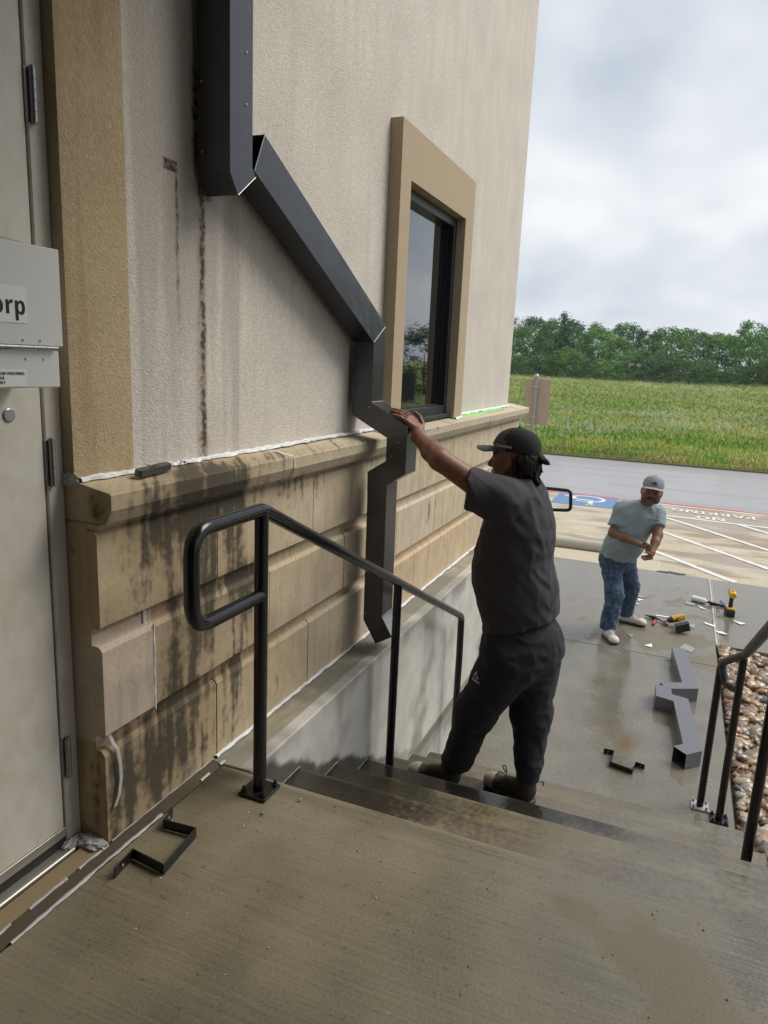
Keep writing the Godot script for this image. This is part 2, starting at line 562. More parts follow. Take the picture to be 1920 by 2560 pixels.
func lot_pictures() -> Array:
	var w := 800
	var h := 480
	var fine := nmap(w, h, 0.2, 3, 41)
	var mid := nmap(w, h, 0.02, 4, 42, 0.45, 1.0)
	var big := nmap(w, h, 0.007, 4, 43, 0.6, 1.0)
	var pale := nmap(w, h, 0.03, 3, 44, 0.25, 1.0)
	var out := PackedByteArray()
	out.resize(w * h * 3)
	var rough := PackedByteArray()
	rough.resize(w * h)
	for py in h:
		var s := 9.6 + 5.9 * (py + 0.5) / h
		for px in w:
			var at := py * w + px
			var x := -4.0 + 11.0 * (px + 0.5) / w
			var n := fine[at] / 127.5 - 1.0
			var m := mid[at] / 127.5 - 1.0
			var g := big[at] / 127.5 - 1.0
			var base := Color(0.42, 0.365, 0.26)
			base = base.lerp(Color(0.235, 0.17, 0.105), smoothstep(-0.15, 0.35, m + 0.6 * g + 0.4 * smoothstep(10.6, 12.5, s) * smoothstep(0.5, 2.0, x)) * 0.85)
			base = base.lerp(Color(0.50, 0.46, 0.37), smoothstep(0.15, 0.5, pale[at] / 127.5 - 1.0) * 0.6)
			base *= 1.0 + 0.22 * n
			base = base.clamp().linear_to_srgb()
			out[at * 3] = int(base.r * 255.0)
			out[at * 3 + 1] = int(base.g * 255.0)
			out[at * 3 + 2] = int(base.b * 255.0)
			rough[at] = int(clampf(0.52 - 0.32 * smoothstep(-0.1, 0.35, g + 0.35 * m) + 0.1 * n, 0.12, 0.9) * 255.0)
	return [texture(w, h, out), texture(w, h, rough, Image.FORMAT_L8)]

func make_materials() -> void:
	var gr_stucco := grain(0.075, 51, true, 9.0, 2)
	var gr_fine := grain(0.12, 52, true, 5.0, 3)
	var gr_cloth := grain(0.3, 53, true, 3.0, 2)
	var gr_skin := grain(0.16, 54, true, 2.0, 3)
	var m := mat("stone", Color.WHITE, 0.82)
	m.albedo_texture = stone_picture()
	relief(m, texture(1536, 368, nmap(1536, 368, 0.22, 4, 15), Image.FORMAT_L8), 0.12)
	m = mat("stucco", Color.WHITE, 0.92)
	m.albedo_texture = stucco_picture()
	m = mat("stucco_tan", Color(0.47, 0.378, 0.258), 0.92)
	bumpy(m, gr_stucco, Vector3.ONE * 4.4, 0.9)
	# the stucco picture lies on uv 0, its grain is geometry-scale relief
	m = M["stucco"]
	relief(m, stucco_relief(), 0.25)
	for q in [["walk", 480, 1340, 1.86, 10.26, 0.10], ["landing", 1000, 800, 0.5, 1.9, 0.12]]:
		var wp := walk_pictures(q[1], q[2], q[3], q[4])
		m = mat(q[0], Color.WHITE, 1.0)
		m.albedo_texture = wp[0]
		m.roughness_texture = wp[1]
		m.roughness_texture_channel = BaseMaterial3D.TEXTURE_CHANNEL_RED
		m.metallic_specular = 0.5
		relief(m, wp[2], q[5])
	var lp := lot_pictures()
	m = mat("lot", Color.WHITE, 1.0)
	m.albedo_texture = lp[0]
	m.roughness_texture = lp[1]
	m.roughness_texture_channel = BaseMaterial3D.TEXTURE_CHANNEL_RED
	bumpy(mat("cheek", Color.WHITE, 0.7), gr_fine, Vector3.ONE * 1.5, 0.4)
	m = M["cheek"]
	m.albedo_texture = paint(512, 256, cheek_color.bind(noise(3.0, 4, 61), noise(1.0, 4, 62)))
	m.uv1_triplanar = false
	m.normal_enabled = false
	m = mat("street", Color(0.215, 0.205, 0.205), 1.0, 0.0, 0.8)
	m.roughness_texture = texture(512, 256, street_wet(), Image.FORMAT_L8)
	m.roughness_texture_channel = BaseMaterial3D.TEXTURE_CHANNEL_RED
	mat("kerb", Color(0.46, 0.41, 0.31), 0.75)
	bumpy(M["kerb"], gr_fine, Vector3.ONE * 2.0, 0.5)
	mat("wheel_stop", Color(0.43, 0.41, 0.34), 0.7)
	bumpy(M["wheel_stop"], gr_fine, Vector3.ONE * 2.0, 0.5)
	mat("soil", Color(0.06, 0.06, 0.025), 0.95)
	bumpy(mat("gravel_soil", Color(0.09, 0.065, 0.045), 0.8), gr_fine, Vector3.ONE * 3.0, 1.0)
	mat("rail", Color(0.009, 0.009, 0.011), 0.17, 0.0, 0.5)
	bumpy(M["rail"], gr_fine, Vector3.ONE * 4.0, 0.10)
	mat("rail_worn", Color(0.045, 0.04, 0.037), 0.45, 0.0, 0.5)
	mat("sheet", Color(0.075, 0.077, 0.085), 0.26, 0.8, 0.5)
	bumpy(M.sheet, grain(0.012, 55, true, 6.0, 3), Vector3.ONE * 0.9, 0.12)
	mat("sheet_gray", Color(0.16, 0.163, 0.185), 0.34, 0.5, 0.8)
	mat("sheet_shaded_inside", Color(0.05, 0.052, 0.055), 0.5)  # shade inside the pipes put into the colour, darker than outside
	mat("bare_metal", Color(0.42, 0.42, 0.43), 0.35, 0.8)
	mat("strap", Color(0.015, 0.015, 0.016), 0.4, 0.3)
	mat("door_paint", Color(0.63, 0.60, 0.54), 0.5)
	mat("frame_paint", Color(0.56, 0.53, 0.47), 0.5)
	var soil_tex := grain(0.02, 56, false, 1.0, 5)
	var ramp := Gradient.new()
	ramp.colors = PackedColorArray([Color(0.93, 0.92, 0.89), Color(0.98, 0.975, 0.965), Color(1, 1, 1)])
	ramp.offsets = PackedFloat32Array([0.0, 0.42, 0.7])
	soil_tex.color_ramp = ramp
	for key in ["door_paint", "frame_paint", "white_box"]:
		if M.has(key):
			M[key].albedo_texture = soil_tex
			M[key].uv1_triplanar = true
			M[key].uv1_world_triplanar = true
			M[key].uv1_scale = Vector3(1.2, 0.8, 1.2)
	mat("steel", Color(0.32, 0.32, 0.32), 0.38, 0.85)
	mat("alu", Color(0.40, 0.39, 0.36), 0.45, 0.7)
	mat("rubber", Color(0.012, 0.012, 0.012), 0.6)
	mat("white_box", Color(0.66, 0.66, 0.65), 0.42)
	mat("label", Color(0.78, 0.78, 0.78), 0.55)
	mat("black_ink", Color(0.01, 0.01, 0.01), 0.7)
	mat("caulk", Color(0.72, 0.74, 0.76), 0.45)
	mat("caulk_gray", Color(0.38, 0.39, 0.39), 0.5)
	mat("sill", Color(0.25, 0.19, 0.11), 0.7)
	bumpy(M["sill"], gr_fine, Vector3.ONE * 2.0, 0.15)
	mat("rust", Color(0.085, 0.066, 0.042), 0.85)
	bumpy(M["rust"], gr_fine, Vector3.ONE * 5.0, 1.0)
	mat("win_frame", Color(0.022, 0.024, 0.028), 0.38, 0.2)
	m = mat("glass", Color(0.006, 0.007, 0.008), 0.03, 0.0, 0.5)
	m.clearcoat_enabled = true
	m.clearcoat = 1.0
	m.clearcoat_roughness = 0.02
	m.metallic_specular = 1.0
	mat("paint_white", Color(0.62, 0.62, 0.60), 0.6)
	mat("paint_blue", Color(0.085, 0.19, 0.37), 0.5)
	mat("paint_red", Color(0.50, 0.07, 0.10), 0.55)
	mat("green_tape", Color(0.17, 0.62, 0.10), 0.6)
	mat("unseen_canopy", Color(0.36, 0.34, 0.30), 0.9)
	mat("unseen_porch", Color(0.045, 0.042, 0.04), 0.7)  # near-black for the unseen walls, so that the downspout mirrors dark
	mat("sign_back", Color(0.50, 0.40, 0.32), 0.5, 0.2)
	mat("galv", Color(0.42, 0.43, 0.44), 0.4, 0.7)
	# people
	m = mat("skin_brown", Color(0.225, 0.10, 0.058), 0.5)
	bumpy(m, gr_skin, Vector3.ONE * 6.0, 0.35)
	m = mat("skin_tan", Color(0.205, 0.098, 0.060), 0.5)
	bumpy(m, gr_skin, Vector3.ONE * 6.0, 0.3)
	for k in [["shirt_charcoal", Color(0.044, 0.041, 0.052)], ["trousers_navy", Color(0.017, 0.018, 0.027)], ["shirt_blue", Color(0.235, 0.30, 0.335)], ["jeans", Color(0.03, 0.062, 0.115)], ["cap_charcoal", Color(0.042, 0.04, 0.052)], ["cap_black", Color(0.01, 0.01, 0.012)], ["cap_gray", Color(0.25, 0.25, 0.285)], ["leather", Color(0.022, 0.018, 0.013)], ["shoe_white", Color(0.52, 0.50, 0.47)], ["shoe_gray", Color(0.11, 0.11, 0.12)]]:
		m = mat(k[0], k[1], 0.9)
		bumpy(m, gr_cloth, Vector3.ONE * 7.0, 0.45)
		m.rim_enabled = true
		m.rim = 0.12
		m.rim_tint = 0.6
	jeans_look()
	var pores := grain(0.03, 72, false, 1.0, 4)
	var flesh := Gradient.new()
	flesh.colors = PackedColorArray([Color(0.78, 0.74, 0.72), Color(0.95, 0.93, 0.92), Color(1, 1, 1)])
	flesh.offsets = PackedFloat32Array([0.2, 0.5, 0.75])
	pores.color_ramp = flesh
	for key in ["skin_brown", "skin_tan"]:
		M[key].albedo_texture = pores
	mat("hair", Color(0.006, 0.005, 0.005), 0.55, 0.0, 0.3)
	bumpy(M["hair"], gr_cloth, Vector3(3, 9, 3), 1.2)
	mat("hair_gray", Color(0.16, 0.15, 0.14), 0.7)
	mat("eye_dark", Color(0.01, 0.008, 0.006), 0.2)
	mat("eye_white", Color(0.45, 0.42, 0.38), 0.3)
	mat("lip", Color(0.20, 0.07, 0.05), 0.5)
	# tools
	mat("yellow", Color(0.62, 0.36, 0.02), 0.45)
	mat("black_plastic", Color(0.014, 0.014, 0.015), 0.5)
	mat("red_grip", Color(0.42, 0.025, 0.03), 0.45)
	mat("blue_grip", Color(0.03, 0.10, 0.42), 0.45)
	mat("white_plastic", Color(0.72, 0.74, 0.75), 0.4)
	mat("sheet_cut", Color(0.34, 0.35, 0.37), 0.35, 0.5)
	mat("shoe_sole", Color(0.05, 0.05, 0.052), 0.7)
	mat("copper", Color(0.30, 0.13, 0.08), 0.5, 0.4)

func street_wet() -> PackedByteArray:
	# tyre-polished wet lanes between drier edges
	var a := nmap(512, 256, 0.02, 4, 45, 0.15, 1.0)
	for py in 256:
		var s := py / 255.0
		for px in 512:
			var at := py * 512 + px
			var n := a[at] / 127.5 - 1.0
			var dry := smoothstep(0.62, 0.9, s + 0.25 * n) + 0.25 * smoothstep(0.1, 0.5, n)
			a[at] = int(clampf(0.16 + 0.30 * dry, 0.1, 0.7) * 255.0)
	return a

func jeans_look() -> void:
	var g := grain(0.012, 71, false, 1.0, 5)
	var ramp := Gradient.new()
	ramp.colors = PackedColorArray([Color(0.022, 0.047, 0.09).linear_to_srgb(), Color(0.038, 0.072, 0.13).linear_to_srgb(), Color(0.085, 0.135, 0.21).linear_to_srgb()])
	ramp.offsets = PackedFloat32Array([0.25, 0.5, 0.8])
	g.color_ramp = ramp
	M.jeans.albedo_color = Color.WHITE
	M.jeans.albedo_texture = g
	M.jeans.uv1_scale = Vector3(3.0, 1.2, 3.0)

func stucco_relief() -> ImageTexture:
	# covers the same field as the stucco picture; sand-float bumps some 5 mm across
	return texture(2048, 1404, nmap(2048, 1404, 0.32, 2, 81), Image.FORMAT_L8)

func cheek_color(px: int, py: int, mid: FastNoiseLite, streak: FastNoiseLite) -> Color:
	var s := 1.8 + 5.0 * (px + 0.5) / 512.0
	var y := 0.1 - 1.4 * (py + 0.5) / 256.0
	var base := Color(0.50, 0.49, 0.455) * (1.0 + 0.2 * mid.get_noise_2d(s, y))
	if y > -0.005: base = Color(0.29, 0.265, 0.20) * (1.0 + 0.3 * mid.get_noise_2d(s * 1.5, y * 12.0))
	var r := streak.get_noise_2d(s * 0.9, y * 0.3) * 0.9 + 0.45 * mid.get_noise_2d(s * 0.8, y * 0.7)
	base = base.lerp(Color(0.13, 0.125, 0.11), sst(-0.1, 0.55, r + 0.5 * sst(-0.28, -0.02, y) - 0.1) * 0.62)
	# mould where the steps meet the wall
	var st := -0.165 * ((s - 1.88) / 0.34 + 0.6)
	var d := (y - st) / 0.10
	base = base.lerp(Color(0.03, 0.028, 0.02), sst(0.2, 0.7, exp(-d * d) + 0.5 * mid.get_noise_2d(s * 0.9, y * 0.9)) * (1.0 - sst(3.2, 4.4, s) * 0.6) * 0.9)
	return base

func cheek_uv(p: Vector3) -> Vector2:
	var y := p.y
	if p.y > -0.004:
		y = 0.005 + clampf(0.165 - p.x, 0.0, 0.16) * 0.5
	return Vector2((-p.z - 1.8) / 5.0, (0.1 - y) / 1.4)

func sheet(x0: float, x1: float, z0: float, z1: float, y: float, uvf, nx := 1, nz := 1) -> ArrayMesh:
	var b := MB.new()
	b.uvf = uvf
	for i in nx:
		for k in nz:
			var xa := lerpf(x0, x1, float(i) / nx); var xb := lerpf(x0, x1, float(i + 1) / nx)
			var za := lerpf(z0, z1, float(k) / nz); var zb := lerpf(z0, z1, float(k + 1) / nz)
			b.quad(Vector3(xa, y, za), Vector3(xa, y, zb), Vector3(xb, y, zb), Vector3(xb, y, za)) if za < zb else b.quad(Vector3(xa, y, za), Vector3(xb, y, za), Vector3(xb, y, zb), Vector3(xa, y, zb))
	return b.done()

func slab(x0: float, x1: float, z0: float, z1: float, y0: float, y1: float, bev: float, uvf = null) -> ArrayMesh:
	var b := MB.new()
	b.uvf = uvf
	b.box(Vector3((x0 + x1) / 2, (y0 + y1) / 2, (z0 + z1) / 2), Vector3(absf(x1 - x0), absf(y1 - y0), absf(z1 - z0)), bev)
	return b.done()

func land(x: float, z: float) -> float:
	# height of the open ground
	if z > -22.0:
		return -1.26
	var d := -22.0 - z
	return -1.14 + minf(d, 105.0) * 0.0128 + 0.05 * sin(x * 0.11 + d * 0.07) * minf(d * 0.05, 1.0) + maxf(0.0, d - 150.0) * 0.004

func build_ground() -> void:
	var b := MB.new()
	b.colored = true
	var f := noise(0.02, 4, 91)
	var xs := [-700.0, -200.0, -90.0, -60.0]
	for i in 61: xs.append(-40.0 + i * 1.6)
	xs.append_array([75.0, 110.0, 200.0, 700.0])
	var zs := [120.0, 40.0, 10.0, -10.0, -21.9, -22.01]
	for i in 70: zs.append(-23.0 - i * 1.6)
	zs.append_array([-150.0, -200.0, -300.0, -700.0])
	for i in xs.size() - 1:
		for k in zs.size() - 1:
			var p := []
			for q in [[0, 0], [1, 0], [1, 1], [0, 1]]:
				p.append(Vector3(xs[i + q[0]], land(xs[i + q[0]], zs[k + q[1]]), zs[k + q[1]]))
			var cc := []
			for q in p:
				cc.append(field_color(q.x, q.z, f))
			for t in [[0, 1, 2], [0, 2, 3]]:
				var nn: Vector3 = (p[t[1]] - p[t[0]]).cross(p[t[2]] - p[t[0]]).normalized()
				for o in [0, 2, 1]:
					b.col = cc[t[o]]
					b.vert(p[t[o]], nn)
	var m := mat("field", Color.WHITE, 0.95)
	m.vertex_color_use_as_albedo = true
	bumpy(m, grain(0.1, 92, true, 8.0, 4), Vector3.ONE * 0.35, 1.0)
	struct("ground", b.done(), m)
	struct("street", slab(-160, 160, -15.39, -22.3, -1.5, -1.178, 0.0, func(p: Vector3) -> Vector2: return Vector2(p.x / 24.0, (-p.z - 15.39) / 6.92)), M.street)
	struct("parking_lot", slab(-14, 40, -9.78, -15.385, -1.5, -1.17, 0.0, lot_uv), M.lot)
	# the pavement, slab by slab
	var walk := Node3D.new()
	walk.name = "pavement"
	walk.set_meta("kind", "structure")
	add_child(walk)
	put("pavement_slab", slab(0.165, 1.945, -3.92, -6.697, -1.5, WALK, 0.006, walk_uv), M.walk, walk)
	put("pavement_slab", slab(-0.3, 1.945, -6.703, -9.76, -1.5, WALK, 0.006, walk_uv), M.walk, walk)
	put("pavement_slab", slab(-7.0, -0.305, -6.703, -9.76, -1.5, WALK, 0.006, walk_uv), M.walk, walk)
	put("pavement_slab", slab(1.985, 4.4, -7.30, -9.74, -1.5, WALK - 0.004, 0.006, walk_uv), M.walk, walk)
	put("pavement_slab", slab(4.405, 9.0, -7.30, -9.74, -1.5, WALK - 0.004, 0.006, walk_uv), M.walk, walk)
	put("joint_filler", slab(1.947, 1.983, -7.29, -9.74, -1.5, WALK - 0.006, 0.0), M.caulk_gray, walk)
	var bead := MB.new()
	ragged(bead, Vector3(1.952, WALK, -7.3), Vector3(1.952, WALK, -9.74), Vector3.RIGHT, Vector3.UP, 0.014, 0.004, 5)
	put("joint_caulk", bead.done(), M.kerb, walk)
	bead = MB.new()
	ragged(bead, Vector3(1.980, WALK, -7.3), Vector3(1.980, WALK, -9.74), Vector3.RIGHT, Vector3.UP, 0.010, 0.004, 6)
	put("joint_caulk", bead.done(), M.kerb, walk)
	put("edge_strip", slab(-7.0, 1.35, -9.762, -10.36, -1.5, WALK - 0.002, 0.012), M.kerb, walk)

func ragged(b: MB, a: Vector3, e: Vector3, across: Vector3, up: Vector3, wide: float, high: float, sd: int, step := 0.02, gaps := 9.0) -> void:
	# an uneven bead of sealant from a to e
	var f := noise(1.0, 3, sd)
	var n := maxi(2, int((e - a).length() / step))
	var last := []
	for i in n + 1:
		var t := float(i) / n
		var p := a.lerp(e, t)
		var s := t * (e - a).length()
		var w1 := wide * (0.5 + 0.4 * f.get_noise_2d(s * 14.0, 3.0))
		var w2 := wide * (0.5 + 0.4 * f.get_noise_2d(s * 11.0, 30.0))
		var hh := high * (1.0 + 0.7 * f.get_noise_2d(s * 22.0, 60.0))
		var ring := [p - across * w1, p + up * hh - across * w1 * 0.3, p + up * hh * 0.8 + across * w2 * 0.4, p + across * w2]
		if i and f.get_noise_2d(s * 5.0, 90.0) < gaps:
			for k in 3:
				b.quad(last[k], last[k + 1], ring[k + 1], ring[k])
				b.quad(ring[k], ring[k + 1], last[k + 1], last[k])
		last = ring

func field_color(x: float, z: float, f: FastNoiseLite) -> Color:
	var a := f.get_noise_2d(x * 2.2, z * 4.0)
	var c := Color(0.19, 0.27, 0.04).lerp(Color(0.34, 0.36, 0.095), clampf(a * 1.3 + 0.4, 0.0, 1.0))
	if z > -22.4: c = Color(0.07, 0.06, 0.03)
	return c

func build_building() -> void:
	var house := thing("office_building", "beige stucco office building on a cream stone base with one dark window", "building")
	# stucco
	var b := MB.new()
	b.uvf = func(p: Vector3) -> Vector2: return stucco_uv(p + Vector3(0, 0, -(p.x + 0.065)))
	var x := -0.065
	for r in [[-1.394, -3.5, 1.02, 7.0], [-3.5, -4.6, 2.32, 7.0], [-3.5, -4.6, 1.02, 1.05], [-4.6, -6.37, 1.02, 7.0]]:
		b.quad(Vector3(x, r[2], r[0]), Vector3(x, r[2], r[1]), Vector3(x, r[3], r[1]), Vector3(x, r[3], r[0]))
	b.quad(Vector3(x, 1.02, -6.37), Vector3(-9, 1.02, -6.37), Vector3(-9, 7, -6.37), Vector3(x, 7, -6.37))
	for hz in [[-3.5, 1.0], [-4.6, -1.0]]:   # sides of the window opening
		var q := [Vector3(x, 1.05, hz[0]), Vector3(x, 2.32, hz[0]), Vector3(-0.3, 2.32, hz[0]), Vector3(-0.3, 1.05, hz[0])]
		if hz[1] < 0: q.reverse()
		b.quad(q[0], q[1], q[2], q[3])
	b.quad(Vector3(-0.3, 2.32, -3.5), Vector3(x, 2.32, -3.5), Vector3(x, 2.32, -4.6), Vector3(-0.3, 2.32, -4.6))
	put("stucco_wall", b.done(), M.stucco, house)
	put("wall_core", slab(-9.0, -0.31, 14.0, -6.36, -1.4, 6.99, 0.0), M.stucco_tan, house)
	b = MB.new()
	b.box(Vector3(-0.185, 1.66, -1.4045), Vector3(0.239, 1.3, 0.02))   # reveal beside the door
	b.box(Vector3(-0.1875, 4.62, -0.6), Vector3(0.245, 4.7, 1.586))
	b.box(Vector3(-0.1875, 3.5, 7.1), Vector3(0.245, 7.0, 13.8))
	put("stucco_band", b.done(), M.stucco_tan, house)
	# stone base
	b = MB.new()
	b.uvf = stone_uv
	b.box(Vector3(-0.168, -0.135, -3.997), Vector3(0.275, 2.13, 5.206))
	var base := put("stone_wall", b.done(), M.stone, house)
	var rows3 := [[-0.01, 0.286, 1.917], [0.331, 0.598, 1.6], [0.649, 0.921, 1.925]]
	for r in 3:
		var cuts := [1.3945]
		var s: float = rows3[r][2]
		while s < 6.5:
			cuts.append(s)
			s += 0.661
		if r == 2: cuts = [1.3945, 1.925, 2.6, 3.254, 3.922, 4.568, 5.244, 5.909]
		cuts.append(6.6)
		for i in cuts.size() - 1:
			var bb := MB.new()
			bb.uvf = stone_uv
			var a: float = cuts[i] + (0.0 if i == 0 else 0.0025)
			var e: float = cuts[i + 1] - 0.0025
			var out := rng.randf_range(-0.0015, 0.0015) + (0.004 if r == 1 and i == 0 else 0.0)
			stone_shape(bb, a, e, rows3[r][0], rows3[r][1], -0.031, out)
			put("stone_block", bb.done(), M.stone, base)
	# ledge
	var ledge := Node3D.new()
	ledge.name = "ledge"
	house.add_child(ledge)
	var cuts2 := [1.391, 2.333, 3.32, 4.315, 5.321, 6.358, 6.75]
	for i in 6:
		b = MB.new()
		b.uvf = stone_uv
		b.xf = Transform3D(Basis(), Vector3(0, 0, -cuts2[i + 1] + 0.0025))
		var dy := rng.randf_range(-0.002, 0.002)
		b.prism(PackedVector2Array([Vector2(-0.12, 0.944 + dy), Vector2(0.036, 0.944 + dy), Vector2(0.056, 0.982 + dy), Vector2(0.056, 1.022 + dy), Vector2(0.05, 1.027 + dy), Vector2(-0.12, 1.056 + dy)]), cuts2[i + 1] - cuts2[i] - 0.005)
		put("ledge_stone", b.done(), M.stone, ledge)
	b = MB.new()
	b.uvf = stone_uv
	b.box(Vector3(-0.05, 0.9325, -3.99), Vector3(0.108, 0.021, 5.19), 0.004)
	put("bed_course", b.done(), M.stone, ledge)
	# sealant
	b = MB.new()
	ragged(b, Vector3(-0.055, 1.050, -1.40), Vector3(-0.055, 1.050, -3.43), Vector3(0.94, -0.18, 0), Vector3(0.5, 0.8, 0), 0.024, 0.011, 101, 0.011)
	ragged(b, Vector3(-0.055, 1.050, -4.70), Vector3(-0.055, 1.050, -6.36), Vector3(0.94, -0.18, 0), Vector3(0.5, 0.8, 0), 0.03, 0.012, 102)
	ragged(b, Vector3(0.0, 1.040, -4.55), Vector3(0.0, 1.040, -4.70), Vector3(0.94, -0.18, 0), Vector3(0.5, 0.8, 0), 0.03, 0.014, 103)
	put("caulk_bead", b.done(), M.caulk, house)
	b = MB.new()
	ragged(b, Vector3(0.004, 0.0015, -1.9), Vector3(0.004, 0.0015, -6.6), Vector3(1, 0.3, 0), Vector3(0.4, 0.9, 0), 0.026, 0.012, 104)
	put("caulk_bead", b.done(), M.caulk, house)
	b = MB.new()
	ragged(b, Vector3(0.004, 0.0015, -1.40), Vector3(0.004, 0.0015, -1.9), Vector3(1, 0.3, 0), Vector3(0.4, 0.9, 0), 0.007, 0.006, 105, 0.008, 0.3)
	ragged(b, Vector3(0.045, 0.0015, -1.9), Vector3(0.062, 0.0015, -0.4), Vector3(1, 0.0, 0), Vector3(0.1, 1, 0), 0.011, 0.003, 106, 0.006, 0.16)
	put("caulk_bead", b.done(), M.caulk_gray, house)
	b = MB.new()
	b = MB.new()
	ragged(b, Vector3(0.0035, 0.325, -1.601), Vector3(0.0035, 0.6, -1.600), Vector3(0, 0, -1), Vector3(1, 0, 0), 0.011, 0.004, 107)
	put("joint_caulk", b.done(), M.caulk, house)
	b = MB.new()
	ragged(b, Vector3(-0.026, 0.60, -1.598), Vector3(-0.026, 0.645, -1.597), Vector3(0, 0, -1), Vector3(1, 0, 0), 0.012, 0.003, 108)
	put("joint_caulk", b.done(), M.caulk, house)
	b = MB.new()
	ragged(b, Vector3(-0.01, 0.592, -1.599), Vector3(-0.03, 0.60, -1.599), Vector3(0, 0, -1), Vector3(0, 1, 0), 0.012, 0.003, 109)
	put("joint_caulk", b.done(), M.caulk, house)
	b = MB.new()
	ragged(b, Vector3(0.058, 0.985, -2.333), Vector3(0.057, 1.024, -2.333), Vector3(0, 0, -1), Vector3(1, 0, 0), 0.008, 0.002, 110)
	put("joint_caulk", b.done(), M.caulk, house)
	b = MB.new()
	ragged(b, Vector3(0.056, 1.0275, -2.333), Vector3(-0.05, 1.044, -2.333), Vector3(0, 0, -1), Vector3(0, 1, 0), 0.014, 0.003, 111)
	put("joint_caulk", b.done(), M.caulk, house)
	b = MB.new()   # a torn strip of sealant hanging from the lowest joint
	var strip := [Vector3(-0.02, 0.335, -1.425), Vector3(0.004, 0.300, -1.425), Vector3(0.012, 0.285, -1.43), Vector3(0.014, 0.235, -1.437), Vector3(0.010, 0.185, -1.443), Vector3(0.012, 0.14, -1.432), Vector3(0.008, 0.105, -1.418)]
	for i in strip.size() - 1:
		var wv := Vector3(0, 0, 0.006)
		b.quad(strip[i + 1] + wv, strip[i + 1] - wv, strip[i] - wv, strip[i] + wv)
		b.quad(strip[i] + wv, strip[i] - wv, strip[i + 1] - wv, strip[i + 1] + wv)
	put("loose_caulk", b.done(), M.caulk, house)
	b = MB.new()   # gray sealant at the foot of the door frame and on the ledge end
	lump(b, Vector3(-0.05, 0.002, -1.372), Vector3(0.062, 0.016, 0.026), 5, 16)
	lump(b, Vector3(-0.088, 0.004, -1.345), Vector3(0.018, 0.016, 0.034), 6, 16)
	lump(b, Vector3(-0.085, 1.052, -1.392), Vector3(0.032, 0.018, 0.008), 7, 16)
	put("corner_sealant", b.done(), M.caulk_gray, house)
	b = MB.new()   # green marking paint along the ledge
	ragged(b, Vector3(-0.015, 1.040, -4.52), Vector3(-0.032, 1.0425, -6.05), Vector3(1, -0.17, 0), Vector3(0.17, 1, 0), 0.034, 0.0035, 112)
	put("green_mark", b.done(), M.green_tape, house)
	# window
	b = MB.new()
	b.xf = Transform3D(Basis(Vector3(0, 0, -1), Vector3.UP, Vector3(1, 0, 0)), Vector3(-0.066, 0, 0))
	b.prism(PackedVector2Array([Vector2(3.42, 1.045), Vector2(3.56, 1.045), Vector2(3.56, 2.275), Vector2(4.53, 2.275), Vector2(4.53, 1.045), Vector2(4.70, 1.045), Vector2(4.70, 2.525), Vector2(3.42, 2.525)]), 0.066)
	b.xf = Transform3D()
	b.box(Vector3(-0.13, 2.30, -4.045), Vector3(0.125, 0.048, 0.966), 0.0)
	put("window_surround", b.done(), M.stucco_tan, house)
	var win := Node3D.new()
	win.name = "window"
	house.add_child(win)
	b = MB.new()
	b.box(Vector3(-0.10, 1.665, -3.585), Vector3(0.09, 1.21, 0.05), 0.003)
	b.box(Vector3(-0.10, 1.665, -4.508), Vector3(0.09, 1.21, 0.05), 0.003)
	b.box(Vector3(-0.10, 2.245, -4.046), Vector3(0.088, 0.05, 0.87), 0.003)
	b.box(Vector3(-0.10, 1.095, -4.046), Vector3(0.088, 0.065, 0.87), 0.003)
	b.box(Vector3(-0.08, 1.067, -4.046), Vector3(0.12, 0.02, 0.97), 0.003)
	put("frame", b.done(), M.win_frame, win)
	b = MB.new()
	b.box(Vector3(-0.108, 1.675, -4.046), Vector3(0.012, 1.10, 0.875))
	put("pane", b.done(), M.glass, win)
	b = MB.new()
	b.tube([Vector3(-0.098, 1.13, -3.61), Vector3(-0.098, 2.22, -3.61)], 0.004, 6)
	b.tube([Vector3(-0.098, 1.13, -4.48), Vector3(-0.098, 2.22, -4.48)], 0.004, 6)
	b.tube([Vector3(-0.098, 1.131, -3.61), Vector3(-0.098, 1.131, -4.48)], 0.004, 6)
	put("gasket", b.done(), M.rubber, win)
	# door
	b = MB.new()
	b.box(Vector3(-0.155, 1.12, -1.3665), Vector3(0.11, 2.24, 0.053), 0.003)
	b.box(Vector3(-0.155, 1.12, -0.36), Vector3(0.11, 2.24, 0.053), 0.003)
	b.box(Vector3(-0.155, 2.2155, -0.863), Vector3(0.109, 0.05, 0.953), 0.003)
	put("door_frame", b.done(), M.frame_paint, house)
	b = MB.new()
	b.box(Vector3(-0.125, 1.105, -0.863), Vector3(0.045, 2.15, 0.944), 0.003)
	var door := put("door", b.done(), M.door_paint, house)
	for y in [0.27, 1.10, 1.955]:
		b = MB.new()
		b.box(Vector3(-0.1015, y, -1.3435), Vector3(0.005, 0.118, 0.018), 0.001)
		for k in 5:
			b.tube([Vector3(-0.092, y - 0.057 + k * 0.0232, -1.352), Vector3(-0.092, y - 0.057 + k * 0.0232 + 0.0218, -1.352)], 0.0085, 12)
		b.tube([Vector3(-0.092, y - 0.061, -1.352), Vector3(-0.092, y + 0.063, -1.352)], 0.006, 10)
		put("hinge", b.done(), M.steel, door)
	b = MB.new()
	b.xf = Transform3D(Basis(Vector3.BACK, -PI / 2), Vector3(-0.1025, 1.226, -1.239))
	b.lathe([Vector2(0.0165, 0.0), Vector2(0.0165, 0.003), Vector2(0.014, 0.0045), Vector2(0.0, 0.0045)], 20)
	put("plug", b.done(), M.steel, door)
	b = MB.new()
	b.box(Vector3(-0.0985, 0.047, -0.863), Vector3(0.006, 0.028, 0.94), 0.001)
